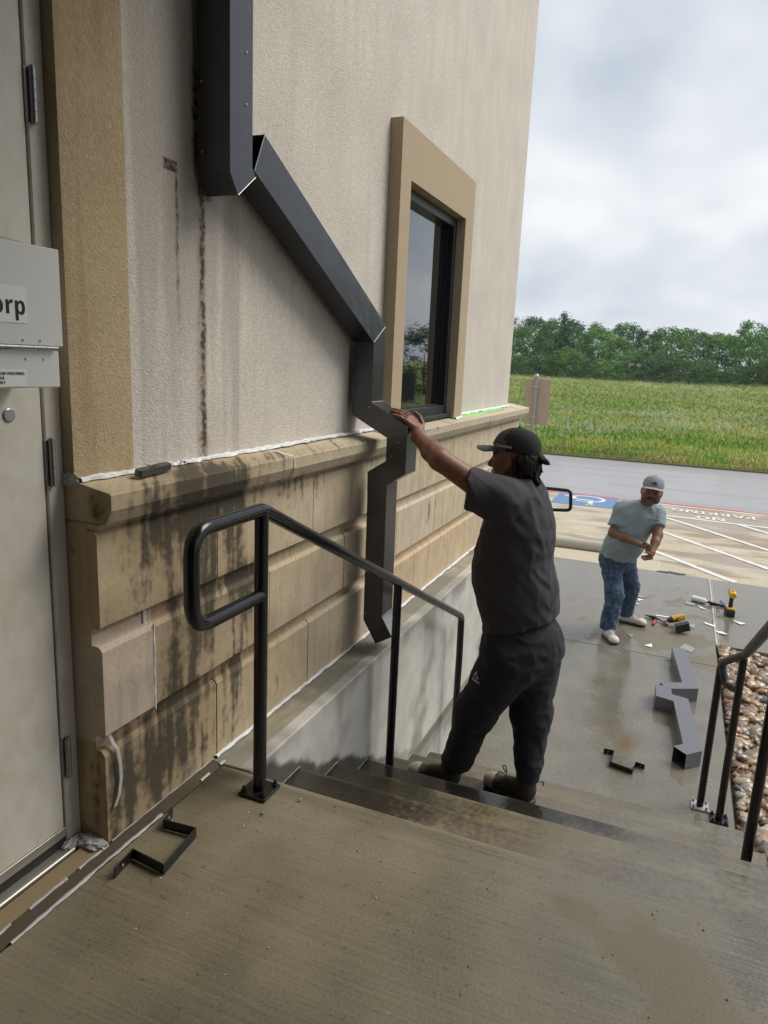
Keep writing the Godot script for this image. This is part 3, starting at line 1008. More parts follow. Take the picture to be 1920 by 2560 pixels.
	put("door_sweep", b.done(), M.alu, door)
	b = MB.new()
	b.box(Vector3(-0.101, 0.018, -0.863), Vector3(0.006, 0.03, 0.94))
	put("sweep_rubber", b.done(), M.rubber, door)
	b = MB.new()
	b.box(Vector3(-0.10, -0.003, -0.863), Vector3(0.07, 0.014, 0.95), 0.003)
	put("threshold", b.done(), M.alu, house)
	b = MB.new()
	b.box(Vector3(-0.03, -0.04, -0.87), Vector3(0.068, 0.075, 1.045), 0.006)
	put("sill", b.done(), M.sill, house)
	b = MB.new()
	b.box(Vector3(0.0245, -0.05, -0.889), Vector3(0.048, 0.1, 1.978), 0.002)
	put("rusty_joint", b.done(), M.rust, house)
	b = MB.new()
	ragged(b, Vector3(0.006, 0.0005, -1.385), Vector3(0.006, 0.0005, -0.4), Vector3(1, 0, 0), Vector3(0.1, 1, 0), 0.009, 0.004, 113, 0.006, 0.22)
	put("caulk_bead", b.done(), M.caulk_gray, house)

func lump(b: MB, at: Vector3, r: Vector3, sd: int, seg := 10) -> void:
	var f := noise(1.2, 2, sd)
	var pt := func(i: int, k: int) -> Vector3:
		var th := PI * i / seg
		var ph := TAU * (k % (seg * 2)) / (seg * 2)
		var d := Vector3(sin(th) * cos(ph), cos(th), sin(th) * sin(ph))
		return at + d * r * (1.0 + 0.4 * f.get_noise_3dv(d * 1.3))
	for i in seg:
		for k in seg * 2:
			b.quad(pt.call(i, k), pt.call(i, k + 1), pt.call(i + 1, k + 1), pt.call(i + 1, k))

func stone_shape(b: MB, a: float, e: float, y0: float, y1: float, back: float, front: float) -> void:
	# a block with a chamfered top and bottom edge
	b.xf = Transform3D(Basis(), Vector3(0, 0, -e))
	b.prism(PackedVector2Array([Vector2(back, y0), Vector2(front - 0.007, y0), Vector2(front, y0 + 0.006), Vector2(front, y1 - 0.014), Vector2(front - 0.012, y1), Vector2(back, y1)]), e - a)
	b.xf = Transform3D()

func build_stairs() -> void:
	var m := slab(0.05, 4.6, 4.0, -1.88, -1.45, -0.001, 0.007, landing_uv)
	struct("landing", m, M.landing)
	var st := Node3D.new()
	st.name = "stairs"
	st.set_meta("kind", "structure")
	add_child(st)
	for k in range(1, 7):
		var z0 := -1.88 - 0.34 * (k - 1)
		put("step", slab(0.167, 1.95, z0 - 0.0005, z0 - 0.34, -1.45, -0.165 * k, 0.008, func(p: Vector3) -> Vector2: return walk_uv(p + Vector3(0, 0, p.y * 0.2 + 0.033 * k))), M.walk, st)
	var b := MB.new()
	b.uvf = cheek_uv
	b.box(Vector3(0.083, -0.725, -4.24), Vector3(0.164, 1.45, 4.72), 0.006)
	var w := put("cheek_wall", b.done(), M.cheek)
	tag(w, "low gray concrete wall with dark run-off stains along the left of the steps", "wall")
	# sealant where each step meets the wall
	b = MB.new()
	for k in range(1, 8):
		var z0 := -1.88 - 0.34 * (k - 1)
		ragged(b, Vector3(0.168, -0.165 * k + 0.002, z0 - 0.005), Vector3(0.168, -0.165 * k + 0.002, z0 - (0.335 if k < 7 else 0.5)), Vector3(0.8, 0.5, 0), Vector3(0.6, 0.8, 0), 0.014, 0.005, 120 + k)
	put("caulk_bead", b.done(), M.caulk_gray, w)

func build_grit() -> void:
	# specks of paint, grit and leaf on the landing and the steps
	var b := MB.new()
	lump(b, Vector3.ZERO, Vector3(1.0, 0.4, 0.8), 3, 5)
	var xs := []
	var cols := PackedColorArray()
	for i in 420:
		var x := rng.randf_range(0.2, 1.9)
		var s := rng.randf_range(0.85, 1.87) if i < 260 else rng.randf_range(1.9, 6.5)
		var y := 0.0
		if s > 1.88: y = maxf(-0.165 * (1.0 + floorf((s - 1.88) / 0.34)), WALK)
		var r := 0.0009 + 0.0022 * pow(rng.randf(), 4.0)
		xs.append(Transform3D(Basis(Vector3.UP, rng.randf() * TAU).scaled(Vector3.ONE * r), Vector3(x, y + 0.0005, -s)))
		cols.append([Color(0.5, 0.48, 0.42), Color(0.06, 0.05, 0.04), Color(0.25, 0.2, 0.12), Color(0.62, 0.62, 0.6)][rng.randi() % 4])
	var m := mat("grit", Color.WHITE, 0.8)
	m.vertex_color_use_as_albedo = true
	multi("grit", b.done(), m, xs, cols)

func build_unseen_canopy() -> void:
	# unseen entrance roof and walls, out of view, placed to keep the landing dark
	var c := Node3D.new()
	c.name = "unseen_canopy"
	c.set_meta("kind", "structure")
	add_child(c)
	put("unseen_roof_slab", slab(-0.06, 5.2, 9.0, -2.3, 3.3, 3.7, 0.01), M.unseen_canopy, c)
	put("unseen_side_wall", slab(3.3, 3.6, -0.4, 4.0, -1.4, 3.295, 0.01), M.unseen_porch, c)  # unseen walls: shut light off the landing, darken the pipe reflections
	put("unseen_end_wall", slab(-0.06, 4.6, 4.01, 4.3, -1.4, 3.294, 0.0), M.unseen_porch, c)

func multi(called: String, mesh: Mesh, m: Material, xs: Array, cols: PackedColorArray, parent: Node = null) -> MultiMeshInstance3D:
	var mm := MultiMesh.new()
	mm.transform_format = MultiMesh.TRANSFORM_3D
	mm.use_colors = cols.size() > 0
	mm.mesh = mesh
	mm.instance_count = xs.size()
	for i in xs.size():
		mm.set_instance_transform(i, xs[i])
		if cols.size(): mm.set_instance_color(i, cols[i])
	var o := MultiMeshInstance3D.new()
	o.multimesh = mm
	o.material_override = m
	o.set_meta("kind", "stuff")
	if parent == null:
		o.name = named(called)
		add_child(o)
	else:
		o.name = called
		parent.add_child(o, true)
	return o

func tuft(blades: int, high: float, spread: float, sd: int, stalk := false) -> ArrayMesh:
	var r := RandomNumberGenerator.new()
	r.seed = sd
	var b := MB.new()
	for i in blades:
		var a := r.randf() * TAU
		var root := Vector3(cos(a), 0, sin(a)) * spread * sqrt(r.randf()) * 0.8
		var lean := Vector3(r.randfn(0, 0.28), 1.0, r.randfn(0, 0.28)).normalized()
		var h := high * r.randf_range(0.5, 1.1)
		var side := lean.cross(Vector3(cos(a * 3.0), 0, sin(a * 3.0))).normalized() * r.randf_range(0.003, 0.0065)
		if stalk: side *= 0.6
		var bend := Vector3(r.randfn(0, 0.2), -0.12, r.randfn(0, 0.2)) * h
		var p1 := root + lean * h * 0.55
		var p2 := root + lean * h + bend
		var nn := (Vector3.UP * 1.6 + lean.cross(side).normalized() * 0.5).normalized()
		var pts := [root - side, root + side, p1 + side * 0.8, p1 - side * 0.8, p2]
		for t in [[0, 1, 2], [0, 2, 3], [3, 2, 4]]:
			for o in t:
				b.vert(pts[o], nn)
	return b.done()

func build_field() -> void:
	var grass := Node3D.new()
	var m := mat("grass", Color.WHITE, 0.8)
	m.vertex_color_use_as_albedo = true
	m.cull_mode = BaseMaterial3D.CULL_DISABLED
	m.backlight_enabled = true
	m.backlight = Color(0.35, 0.4, 0.2)
	grass.free()
	var f := noise(0.07, 4, 131)
	var g := noise(0.4, 3, 132)
	for kind in 3:
		var xs := []
		var cols := PackedColorArray()
		var n: int = [42000, 30000, 22000][kind]
		for i in n:
			# denser towards the street
			var d := pow(rng.randf(), 1.9) * 62.0 if kind < 2 else pow(rng.randf(), 1.2) * 95.0 + 8.0
			var z := -22.25 - d
			var half := 11.0 + d * 0.32
			var x := rng.randf_range(-half, half) + d * 0.02
			var a := f.get_noise_2d(x * 1.0, z * 1.8)
			var e := g.get_noise_2d(x, z)
			var dry := clampf(0.35 + 1.1 * a + 0.5 * e, 0.0, 1.0)
			var c := Color(0.24, 0.38, 0.05).lerp(Color(0.47, 0.50, 0.14), dry)
			if e < -0.25: c = Color(0.17, 0.36, 0.05)
			var edge := exp(-d / 0.9)
			if rng.randf() < edge * 0.6 and f.get_noise_2d(x * 6.0, 4.0) > -0.12:
				c = Color(0.42, 0.30, 0.15)
			if kind == 2:
				c = c.lerp(Color(0.40, 0.42, 0.22), 0.55)
			c = c * rng.randf_range(0.85, 1.15)
			var s := rng.randf_range(0.55, 1.25) * (0.55 if d < 0.35 else 1.0) * (1.0 + d * 0.012)
			var far := 1.0 + d * 0.05
			var bs := Basis(Vector3.UP, rng.randf() * TAU).scaled(Vector3(s * far, s, s * far))
			xs.append(Transform3D(bs, Vector3(x, land(x, z) - 0.02, z)))
			cols.append(c)
		multi(["grass", "grass", "seed_grass"][kind], tuft([11, 9, 7][kind], [0.25, 0.22, 0.40][kind], 0.13, 140 + kind, kind == 2), m, xs, cols)
	# white flowers in the grass
	var b := MB.new()
	for i in 5:
		var a := TAU * i / 5
		var p := Vector3(cos(a), 0, sin(a)) * 0.02
		b.box(p + Vector3(0, 0.03 * sin(i * 2.0), 0), Vector3(0.022, 0.008, 0.022))
	b.box(Vector3.ZERO, Vector3(0.02, 0.012, 0.02))
	var fx := []
	var fm := mat("petal", Color(0.62, 0.64, 0.55), 0.8)
	for i in 5200:
		var d := 3.0 + pow(rng.randf(), 0.8) * 17.0
		var x := rng.randf_range(-10.0, 14.0)
		var z := -22.0 - d
		if f.get_noise_2d(x * 1.4 + 50.0, z * 2.6) + rng.randf_range(-0.25, 0.25) < 0.06: continue
		fx.append(Transform3D(Basis(Vector3.UP, rng.randf() * TAU).scaled(Vector3.ONE * rng.randf_range(0.6, 1.5)), Vector3(x, land(x, z) + rng.randf_range(0.18, 0.32), z)))
	multi("flowers", b.done(), fm, fx, PackedColorArray())
	build_trees()
	build_gravel()

func crown(sd: int, kind: int) -> ArrayMesh:
	# a unit crown (about 1 high, 1 wide) of leaf clumps set round limbs
	var r := RandomNumberGenerator.new()
	r.seed = sd
	var b := MB.new()
	b.colored = true
	var clumps := []
	var count := 84 if kind == 0 else 72
	for i in count:
		var th := r.randf() * TAU
		var y := r.randf()
		var prof: float
		if kind == 0: prof = 0.5 * pow(sin(PI * clampf(0.25 + y * 0.72, 0.0, 1.0)), 0.6) * r.randf_range(0.45, 1.08)
		elif kind == 1: prof = 0.40 * pow(1.0 - y, 0.7) * r.randf_range(0.5, 1.05) + 0.03
		else: prof = 0.52 * sqrt(maxf(0.0, 1.0 - y * y * 0.9)) * r.randf_range(0.4, 1.05)
		clumps.append([Vector3(cos(th) * prof, y * 0.96 + 0.03, sin(th) * prof), r.randf_range(0.09, 0.17), r.randf_range(0.7, 1.3)])
	for cl in clumps:
		var c: Vector3 = cl[0]
		var leaves := 58
		for i in leaves:
			var d := Vector3(r.randfn(), r.randfn() * 0.75, r.randfn()).normalized()
			var p: Vector3 = c + d * cl[1] * pow(r.randf(), 0.4) * Vector3(1, 0.75, 1)
			var nn := (d + Vector3.UP * 0.7 + Vector3(r.randfn(), r.randfn(), r.randfn()) * 0.55).normalized()
			var e1 := nn.cross(Vector3(r.randfn(), r.randfn(), r.randfn())).normalized()
			var e2 := nn.cross(e1)
			var s := r.randf_range(0.012, 0.026)
			var k: float = cl[2] * r.randf_range(0.75, 1.25)
			b.col = Color(k, k * r.randf_range(0.95, 1.05), k)
			var q := [p - e1 * s, p - e2 * s * 0.6, p + e1 * s, p + e2 * s * 0.6]
			for o in [0, 2, 1, 0, 3, 2]:
				b.vert(q[o], nn)
	return b.done()

func trunk_shape(high: float, r0: float, sd: int) -> ArrayMesh:
	var r := RandomNumberGenerator.new()
	r.seed = sd
	var b := MB.new()
	var pts := []
	var rad := []
	for i in 6:
		var t := i / 5.0
		pts.append(Vector3(r.randfn(0, 0.02) * high * t, high * t - 0.1, r.randfn(0, 0.02) * high * t))
		rad.append(r0 * (1.0 - 0.7 * t))
	b.tube(pts, r0, 7, true, rad)
	for i in 5:
		var t := r.randf_range(0.35, 0.85)
		var p: Vector3 = pts[int(t * 5)]
		var a := r.randf() * TAU
		b.tube([p, p + Vector3(cos(a) * 0.12, 0.14, sin(a) * 0.12) * high, p + Vector3(cos(a) * 0.22, 0.34, sin(a) * 0.22) * high], r0 * 0.35, 5, true, [r0 * 0.4, r0 * 0.25, r0 * 0.1])
	return b.done()

func ordinal(n: int) -> String:
	var ones := ["first", "second", "third", "fourth", "fifth", "sixth", "seventh", "eighth", "ninth", "tenth", "eleventh", "twelfth", "thirteenth", "fourteenth", "fifteenth", "sixteenth", "seventeenth", "eighteenth", "nineteenth"]
	var tens := ["", "", "twenty", "thirty", "forty", "fifty"]
	if n < 20: return ones[n - 1]
	if n % 10 == 0: return tens[n / 10].trim_suffix("y") + "ieth"
	return tens[n / 10] + "-" + ones[n % 10 - 1]

func build_trees() -> void:
	var bark := mat("bark", Color(0.06, 0.05, 0.04), 0.9)
	var leaf := []
	for c in [Color(0.075, 0.185, 0.028), Color(0.12, 0.26, 0.036), Color(0.04, 0.10, 0.026), Color(0.19, 0.31, 0.055)]:
		var m := mat("leaf", c, 0.7)
		m.vertex_color_use_as_albedo = true
		m.cull_mode = BaseMaterial3D.CULL_DISABLED
		m.backlight_enabled = true
		m.backlight = Color(0.4, 0.5, 0.2)
		leaf.append(m)
	var crowns := [crown(201, 0), crown(202, 0), crown(203, 0), crown(204, 1), crown(205, 2), crown(206, 2), crown(207, 0)]
	var trunks := [trunk_shape(0.7, 0.03, 211), trunk_shape(0.7, 0.025, 212)]
	var words := ["round leafy", "full spreading", "uneven leafy", "pointed evergreen", "low wide", "dense bushy", "loose leafy"]
	var list := []
	# [x, depth, height, width, crown, leaf]
	var x := -36.0
	while x < 30.0:
		list.append([x, 112.0 + rng.randf_range(-3, 5), rng.randf_range(5.8, 8.2), rng.randf_range(5.5, 8.5), [0, 1, 2, 4, 6, 3][rng.randi() % 6], [0, 1, 2, 3, 0, 1][rng.randi() % 6]])
		x += rng.randf_range(2.7, 4.2)
	x = -38.0
	while x < 32.0:
		list.append([x, 122.0 + rng.randf_range(-3, 5), rng.randf_range(7.4, 9.6), rng.randf_range(6.0, 9.0), [0, 1, 2, 6, 3][rng.randi() % 5], rng.randi() % 3])
		x += rng.randf_range(3.0, 4.6)
	x = -35.0
	while x < 29.0:
		list.append([x, 104.0 + rng.randf_range(-2, 3), rng.randf_range(2.6, 4.7), rng.randf_range(4.0, 6.5), 4 + rng.randi() % 2, [0, 1, 2, 0][rng.randi() % 4]])
		x += rng.randf_range(1.9, 3.0)
	list.append([-16.2, 112.0, 9.6, 4.6, 3, 2])
	list.append([-18.2, 111.0, 8.0, 5.5, 0, 0])
	# trees by the fence off to the right, which the window mirrors
	for q in [[17.5, 40.0, 8.0, 6.0, 3, 2], [21.5, 43.0, 7.0, 7.0, 0, 2], [14.6, 46.0, 5.0, 5.5, 5, 2], [26.0, 41.0, 6.5, 7.5, 1, 0], [31.0, 44.0, 7.5, 8.0, 0, 2]]:
		list.append(q)
	list.sort_custom(func(a, e): return a[0] < e[0])
	var count := {}
	for q in list:
		var p := Vector3(q[0], land(q[0], -q[1]) - 0.1, -q[1])
		var row := "front row of trees" if q[1] < 116 else "back row of trees"
		var kind := "tree"
		if q[2] < 4.8 and q[1] > 90:
			row = "bushes below the far trees"
			kind = "bush"
		elif q[1] < 60: row = "trees by the dark fence"
		count[row] = count.get(row, 0) + 1
		var t := thing("pine_tree" if q[4] == 3 else ("bush" if kind == "bush" else "tree"), "%s %s, %s from the left among the %s" % [words[q[4]], kind, ordinal(count[row]), row], kind, p, rng.randf() * TAU, row)
		var c := put("crown", crowns[q[4]], leaf[q[5]], t)
		var lift := 0.0 if q[2] < 5.0 else 0.05
		c.transform = Transform3D(Basis().scaled(Vector3(q[3], q[2] * (1.0 - lift), q[3])), Vector3(0, q[2] * lift, 0))
		var tr := put("trunk", trunks[rng.randi() % 2], bark, t)
		tr.transform = Transform3D(Basis().scaled(Vector3.ONE * q[2]), Vector3.ZERO)
	# fence of dark boards
	var fence := thing("board_fence", "dark board fence at the edge of the grass right of the parking lot", "fence", Vector3(12.0, land(12, -37) , -37.0))
	for i in 110:
		var b := MB.new() if i == 0 else null
		if i == 0:
			b.box(Vector3(0, 0.85, 0), Vector3(0.142, 1.75, 0.025), 0.004)
			put("board", b.done(), mat("fence_wood", Color(0.035, 0.032, 0.035), 0.8), fence)
		else:
			var o: MeshInstance3D = fence.get_child(0).duplicate()
			o.name = "board_%03d" % i
			fence.add_child(o)
			o.position = Vector3(i * 0.15, rng.randf_range(-0.01, 0.01), 0)

func build_gravel() -> void:
	# river stones right of the steps; the bed rises along them
	var bed := Node3D.new()
	bed.name = "gravel_bed"
	bed.set_meta("kind", "structure")
	add_child(bed)
	var b := MB.new()
	var gy := func(x: float, z: float) -> float:
		return -1.215 + clampf((z + 4.25) * 0.48, 0.0, 1.1) - 0.02 * clampf(x - 1.95, 0.0, 2.0)
	for i in 12:
		for k in 30:
			var xa := 1.951 + i * 0.22; var xb := xa + 0.22
			var za := -7.292 + k * 0.18; var zb := za + 0.18
			b.quad(Vector3(xa, gy.call(xa, zb), zb), Vector3(xb, gy.call(xb, zb), zb), Vector3(xb, gy.call(xb, za), za), Vector3(xa, gy.call(xa, za), za))
	put("soil", b.done(), M.gravel_soil, bed)
	var stones := []
	var tones := [Color(0.30, 0.19, 0.10), Color(0.36, 0.25, 0.15), Color(0.22, 0.15, 0.09), Color(0.17, 0.165, 0.165), Color(0.40, 0.30, 0.19), Color(0.26, 0.13, 0.075), Color(0.11, 0.11, 0.115), Color(0.33, 0.21, 0.12), Color(0.24, 0.22, 0.19), Color(0.42, 0.36, 0.28)]
	var mats := []
	for c in tones:
		var m := mat("river_rock", c * 0.95, 0.28, 0.0, 0.6)
		bumpy(m, grain(0.05, 221, true, 4.0, 4, 256) if mats.is_empty() else mats[0].normal_texture, Vector3.ONE * 5.0, 0.6)
		mats.append(m)
	for i in 8:
		b = MB.new()
		pebble(b, 230 + i)
		stones.append(b.done())
	var spots := []
	for i in 5200:
		var x := 1.96 + pow(rng.randf(), 1.25) * 2.4
		var z := rng.randf_range(-7.27, -2.2)
		spots.append(Vector3(x, gy.call(x, z), z))
	spots.sort_custom(func(a, c): return (a - EYE).length() < (c - EYE).length())
	# keep clear of each other on a coarse grid, three layers deep
	var taken := {}
	var near := 0
	var rest := []
	var restc := PackedColorArray()
	var vis := []
	for p in spots:
		var r := rng.randf_range(0.016, 0.044)
		if rng.randf() < 0.08: r *= 1.35
		var key := Vector2i(int(p.x / 0.052), int(p.z / 0.052))
		var lay: int = taken.get(key, 0)
		if lay > 1: continue
		taken[key] = lay + 1
		var bs := Basis(Vector3.UP, rng.randf() * TAU) * Basis(Vector3.RIGHT, rng.randfn(0, 0.3)) * Basis(Vector3.BACK, rng.randfn(0, 0.3))
		bs = bs.scaled_local(Vector3(r * rng.randf_range(1.0, 1.6), r * rng.randf_range(0.5, 0.75), r))
		var t := Transform3D(bs, p + Vector3.UP * (0.008 + lay * 0.026 + rng.randf() * 0.012))
		if p.x < maxf(2.02, 1.96 + r) : t.origin.x = 1.965 + r * 1.3
		vis.append([t, rng.randi() % tones.size()])
	# those that show in the picture and lie nearest become single stones
	for q in vis:
		var p: Vector3 = q[0].origin
		var inpic: bool = p.x < 1.375 + 0.137 * -p.z + 0.25
		if near < 290 and inpic and p.z < -2.85:
			var o := put("river_rock", stones[rng.randi() % 8], mats[q[1]], null if false else bed)
			o.transform = q[0]
			near += 1
		else:
			rest.append(q[0])
			restc.append(tones[q[1]] * 0.95)
	var mm: StandardMaterial3D = mats[0].duplicate()
	mm.albedo_color = Color.WHITE
	mm.vertex_color_use_as_albedo = true
	multi("river_rocks", stones[0], mm, rest, restc, bed)

func pebble(b: MB, sd: int) -> void:
	var f := noise(0.8, 2, sd)
	var segs := 7
	var pos := func(i: int, k: int) -> Array:
		var th := PI * i / segs
		var ph := TAU * (k % (segs * 2)) / (segs * 2)
		var d := Vector3(sin(th) * cos(ph), cos(th), sin(th) * sin(ph))
		var sq := pow(pow(absf(d.x), 3.4) + pow(absf(d.y), 3.4) + pow(absf(d.z), 3.4), -1.0 / 3.4)
		return [d * sq * (1.0 + 0.6 * f.get_noise_3dv(d * 1.6)), d]
	for i in segs:
		for k in segs * 2:
			var A = pos.call(i, k); var B = pos.call(i, k + 1); var C = pos.call(i + 1, k + 1); var D = pos.call(i + 1, k)
			b.squad(A[0], B[0], C[0], D[0], A[1], B[1], C[1], D[1])

func ribbon(b: MB, pts: Array, width: float, y: float, worn := 0.0) -> void:
	# a painted line on the ground through (x, z) points
	var f := noise(3.0, 3, 77)
	for i in pts.size() - 1:
		var a: Vector2 = pts[i]; var e: Vector2 = pts[i + 1]
		var d := (e - a).normalized()
		var n := Vector2(-d.y, d.x) * width * 0.5
		var parts := maxi(1, int((e - a).length() / 0.07)) if worn > 0.0 else 1
		for k in parts:
			var p0 := a.lerp(e, float(k) / parts); var p1 := a.lerp(e, float(k + 1) / parts)
			var q := [p0 - n * (1.0 + worn * f.get_noise_2d(p0.x * 2.0, p0.y * 2.0)), p1 - n * (1.0 + worn * f.get_noise_2d(p1.x * 2.0, p1.y * 2.0)), p1 + n * (1.0 + worn * f.get_noise_2d(p1.x * 2.0 + 9.0, p1.y * 2.0)), p0 + n * (1.0 + worn * f.get_noise_2d(p0.x * 2.0 + 9.0, p0.y * 2.0))]
			var p := []
			for c in q: p.append(Vector3(c.x, y, c.y))
			if (p[1] - p[0]).cross(p[3] - p[0]).y < 0: p.reverse()
			b.quad(p[0], p[1], p[2], p[3])

func flat_text(words: String, size: float, at: Vector3, right: Vector3, up: Vector3, parent: Node, called: String, m: Material, bold := true, stretch := 1.0, depth := 0.0015) -> MeshInstance3D:
	var f := SystemFont.new()
	f.font_names = PackedStringArray(["Droid Sans"])
	if bold: f.font_weight = 700
	var tm := TextMesh.new()
	tm.text = words
	tm.font = f
	tm.font_size = 64
	tm.pixel_size = size / 64.0
	tm.depth = depth
	tm.curve_step = 2.0
	var o := put(called, tm, m, parent)
	o.transform = Transform3D(Basis(right * stretch, up, right.cross(up)), at)
	return o

func build_markings() -> void:
	var y := -1.166
	var b := MB.new()
	b.quad(Vector3(-0.80, y, -15.23), Vector3(-0.79, y, -13.98), Vector3(0.37, y, -14.0), Vector3(0.41, y, -15.22))
	var sq := put("accessible_parking_mark", b.done(), M.paint_blue)
	tag(sq, "blue painted square with a white wheelchair symbol on the parking lot", "road marking")
	b = MB.new()
	var c := Vector2(-0.21, -14.62)
	var to := func(p: Vector2) -> Vector2: return c + Vector2(-p.x, p.y) * 1.2
	var arc := []
	for i in 19:
		var a := deg_to_rad(120.0 + i * 13.5)
		arc.append(to.call(Vector2(-0.02 + 0.27 * cos(a), -0.14 + 0.27 * sin(a))))
	ribbon(b, arc, 0.085, y + 0.003)
	ribbon(b, [to.call(Vector2(-0.12, 0.30)), to.call(Vector2(-0.10, -0.02)), to.call(Vector2(0.15, -0.03)), to.call(Vector2(0.27, -0.30)), to.call(Vector2(0.37, -0.26))], 0.095, y + 0.004)
	ribbon(b, [to.call(Vector2(-0.1, 0.16)), to.call(Vector2(0.14, 0.13))], 0.07, y + 0.005)
	var ring := []
	for i in 9: ring.append(to.call(Vector2(-0.12, 0.42) + Vector2(cos(TAU * i / 8.0), sin(TAU * i / 8.0)) * 0.035))
	ribbon(b, ring, 0.075, y + 0.006)
	put("wheelchair_symbol", b.done(), M.paint_white, sq)
	b = MB.new()
	ribbon(b, [Vector2(-14, -15.30), Vector2(40, -15.25)], 0.13, y, 0.35)
	var red := put("fire_lane_stripe", b.done(), M.paint_red)
	tag(red, "long red fire lane stripe along the edge of the street", "road marking")
	for k in 3:
		flat_text("FIRE LANE  NO PARKING", 0.075, Vector3(0.75 + k * 2.4, y + 0.003, -15.283), Vector3.LEFT, Vector3.BACK, red, "lettering", M.paint_white)
	b = MB.new()
	ribbon(b, [Vector2(1.05, -15.13), Vector2(30, -15.07)], 0.09, y, 0.35)
	var wl := put("white_line", b.done(), M.paint_white)
	tag(wl, "straight white line just inside the red stripe", "road marking")
	var lines := [[Vector2(0.98, -13.94), Vector2(9, -13.6), "white line crossing the parking lot below the words NO PARKING"], [Vector2(1.0, -11.23), Vector2(2.27, -9.79), "white slanting stripe nearest to the pavement"], [Vector2(0.98, -12.82), Vector2(3.55, -9.8), "middle white slanting stripe behind the worker in blue"], [Vector2(1.2, -13.90), Vector2(4.65, -9.85), "white slanting stripe that meets the crossing line behind the worker in blue"], [Vector2(2.55, -13.83), Vector2(5.95, -9.85), "white slanting stripe farthest to the right on the parking lot"]]
	for i in lines.size():
		b = MB.new()
		ribbon(b, [lines[i][0], lines[i][1]], 0.10, y + (0.0 if i == 0 else 0.002), 0.4)
		tag(put("white_stripe", b.done(), M.paint_white), lines[i][2], "road marking", "white stripes on the parking lot")
	var np := thing("no_parking_lettering", "white words NO PARKING painted upside down on the parking lot", "road marking", Vector3(2.15, y, -14.4))
	flat_text("NO", 0.40, Vector3(-0.05, 0.002, 0.27), Vector3.LEFT, Vector3.BACK, np, "lettering", M.paint_white, true, 0.85)
	flat_text("PARKING", 0.40, Vector3(0.0, 0.002, -0.25), Vector3.LEFT, Vector3.BACK, np, "lettering", M.paint_white, true, 0.85)
	# wheel stop
	b = MB.new()
	var pts := []
	for i in 7: pts.append(Vector3(-1.35 + i * 0.32, 0.055, 0.0))
	b.tube(pts, 0.085, 16)
	b.xf = Transform3D(Basis(), Vector3(0, -WALK - 1.17, 0))
	var ws := put("wheel_stop", b.done(), M.wheel_stop, null, Transform3D(Basis(), Vector3(0, WALK - 0.004, -10.48)))
	tag(ws, "round gray concrete wheel stop at the edge of the parking space", "wheel stop")
	b = MB.new()
	var f := noise(6.0, 3, 301)
	for i in 14:
		var a := Vector3(1.32 + i * 0.025, -1.1525, -9.735 + 0.05 * f.get_noise_1d(i * 0.1))
		b.quad(a, a + Vector3(0.028, 0, 0), a + Vector3(0.028, 0.003, -0.05 - 0.04 * sin(i * 0.23)), a + Vector3(0, 0.003, -0.05 - 0.04 * sin((i - 1) * 0.23)))
	tag(put("dark_patch", b.done(), M.strap), "small dark grate at the pavement edge right of the worker in blue", "patch")  # dark patch of debris at the pavement edge
	# sign seen from behind
	var s := thing("sign_post", "gray metal post with the tan back of a road sign beyond the building corner", "sign", Vector3(-0.985, -1.17, -12.5))
	b = MB.new()
	b.tube([Vector3.ZERO, Vector3(0, 2.40, 0)], 0.032, 12)
	put("post", b.done(), M.galv, s)
	b = MB.new()
	b.xf = Transform3D(Basis(), Vector3(0, 2.39, 0))
	b.lathe([Vector2(0.042, 0.0), Vector2(0.044, 0.03), Vector2(0.036, 0.055), Vector2(0.018, 0.07), Vector2(0.0, 0.074)], 14)
	put("post_cap", b.done(), M.galv, s)
	b = MB.new()
	var rr := PackedVector2Array()
	for q in [[0.215, 0.385, 0], [-0.215, 0.385, 90], [-0.215, -0.385, 180], [0.215, -0.385, 270]]:
		for k in 5:
			var a := deg_to_rad(q[2] + k * 22.5)
			rr.append(Vector2(q[0] - signf(q[0]) * 0.04 + 0.04 * cos(a), q[1] - signf(q[1]) * 0.04 + 0.04 * sin(a)))
	b.prism(rr, 0.004)
	var pl := put("sign_plate", b.done(), M.sign_back, s)
	pl.transform = Transform3D(Basis(Vector3.UP, 0.03) * Basis(Vector3.BACK, 0.0), Vector3(0.03, 1.985, -0.045))
	for yy in [1.72, 2.24]:
		b = MB.new()
		b.box(Vector3(0.0, yy, 0.0), Vector3(0.10, 0.035, 0.085), 0.006)
		b.box(Vector3(0.0, yy, 0.048), Vector3(0.03, 0.025, 0.02), 0.003)
		put("bracket", b.done(), M.galv, s)

func ring4(c: Vector3, u: Vector3, w: Vector3) -> Array:
	return [c - u - w, c + u - w, c + u + w, c - u + w]

func duct_path(pts: Array, side: Vector3, hu: float, hw: float) -> Array:
	# rings of a square pipe through points that lie in a plane across side
	var rings := []
	for i in pts.size():
		var d0: Vector3 = (pts[i] - pts[i - 1]).normalized() if i > 0 else (pts[1] - pts[0]).normalized()
		var d1: Vector3 = (pts[i + 1] - pts[i]).normalized() if i < pts.size() - 1 else d0
		var w0 := d0.cross(side).normalized()
		var w1 := d1.cross(side).normalized()
		var w := (w0 + w1).normalized()
		w /= maxf(w.dot(w0), 0.35)
		rings.append(ring4(pts[i], side * hu, w * hw))
	return rings

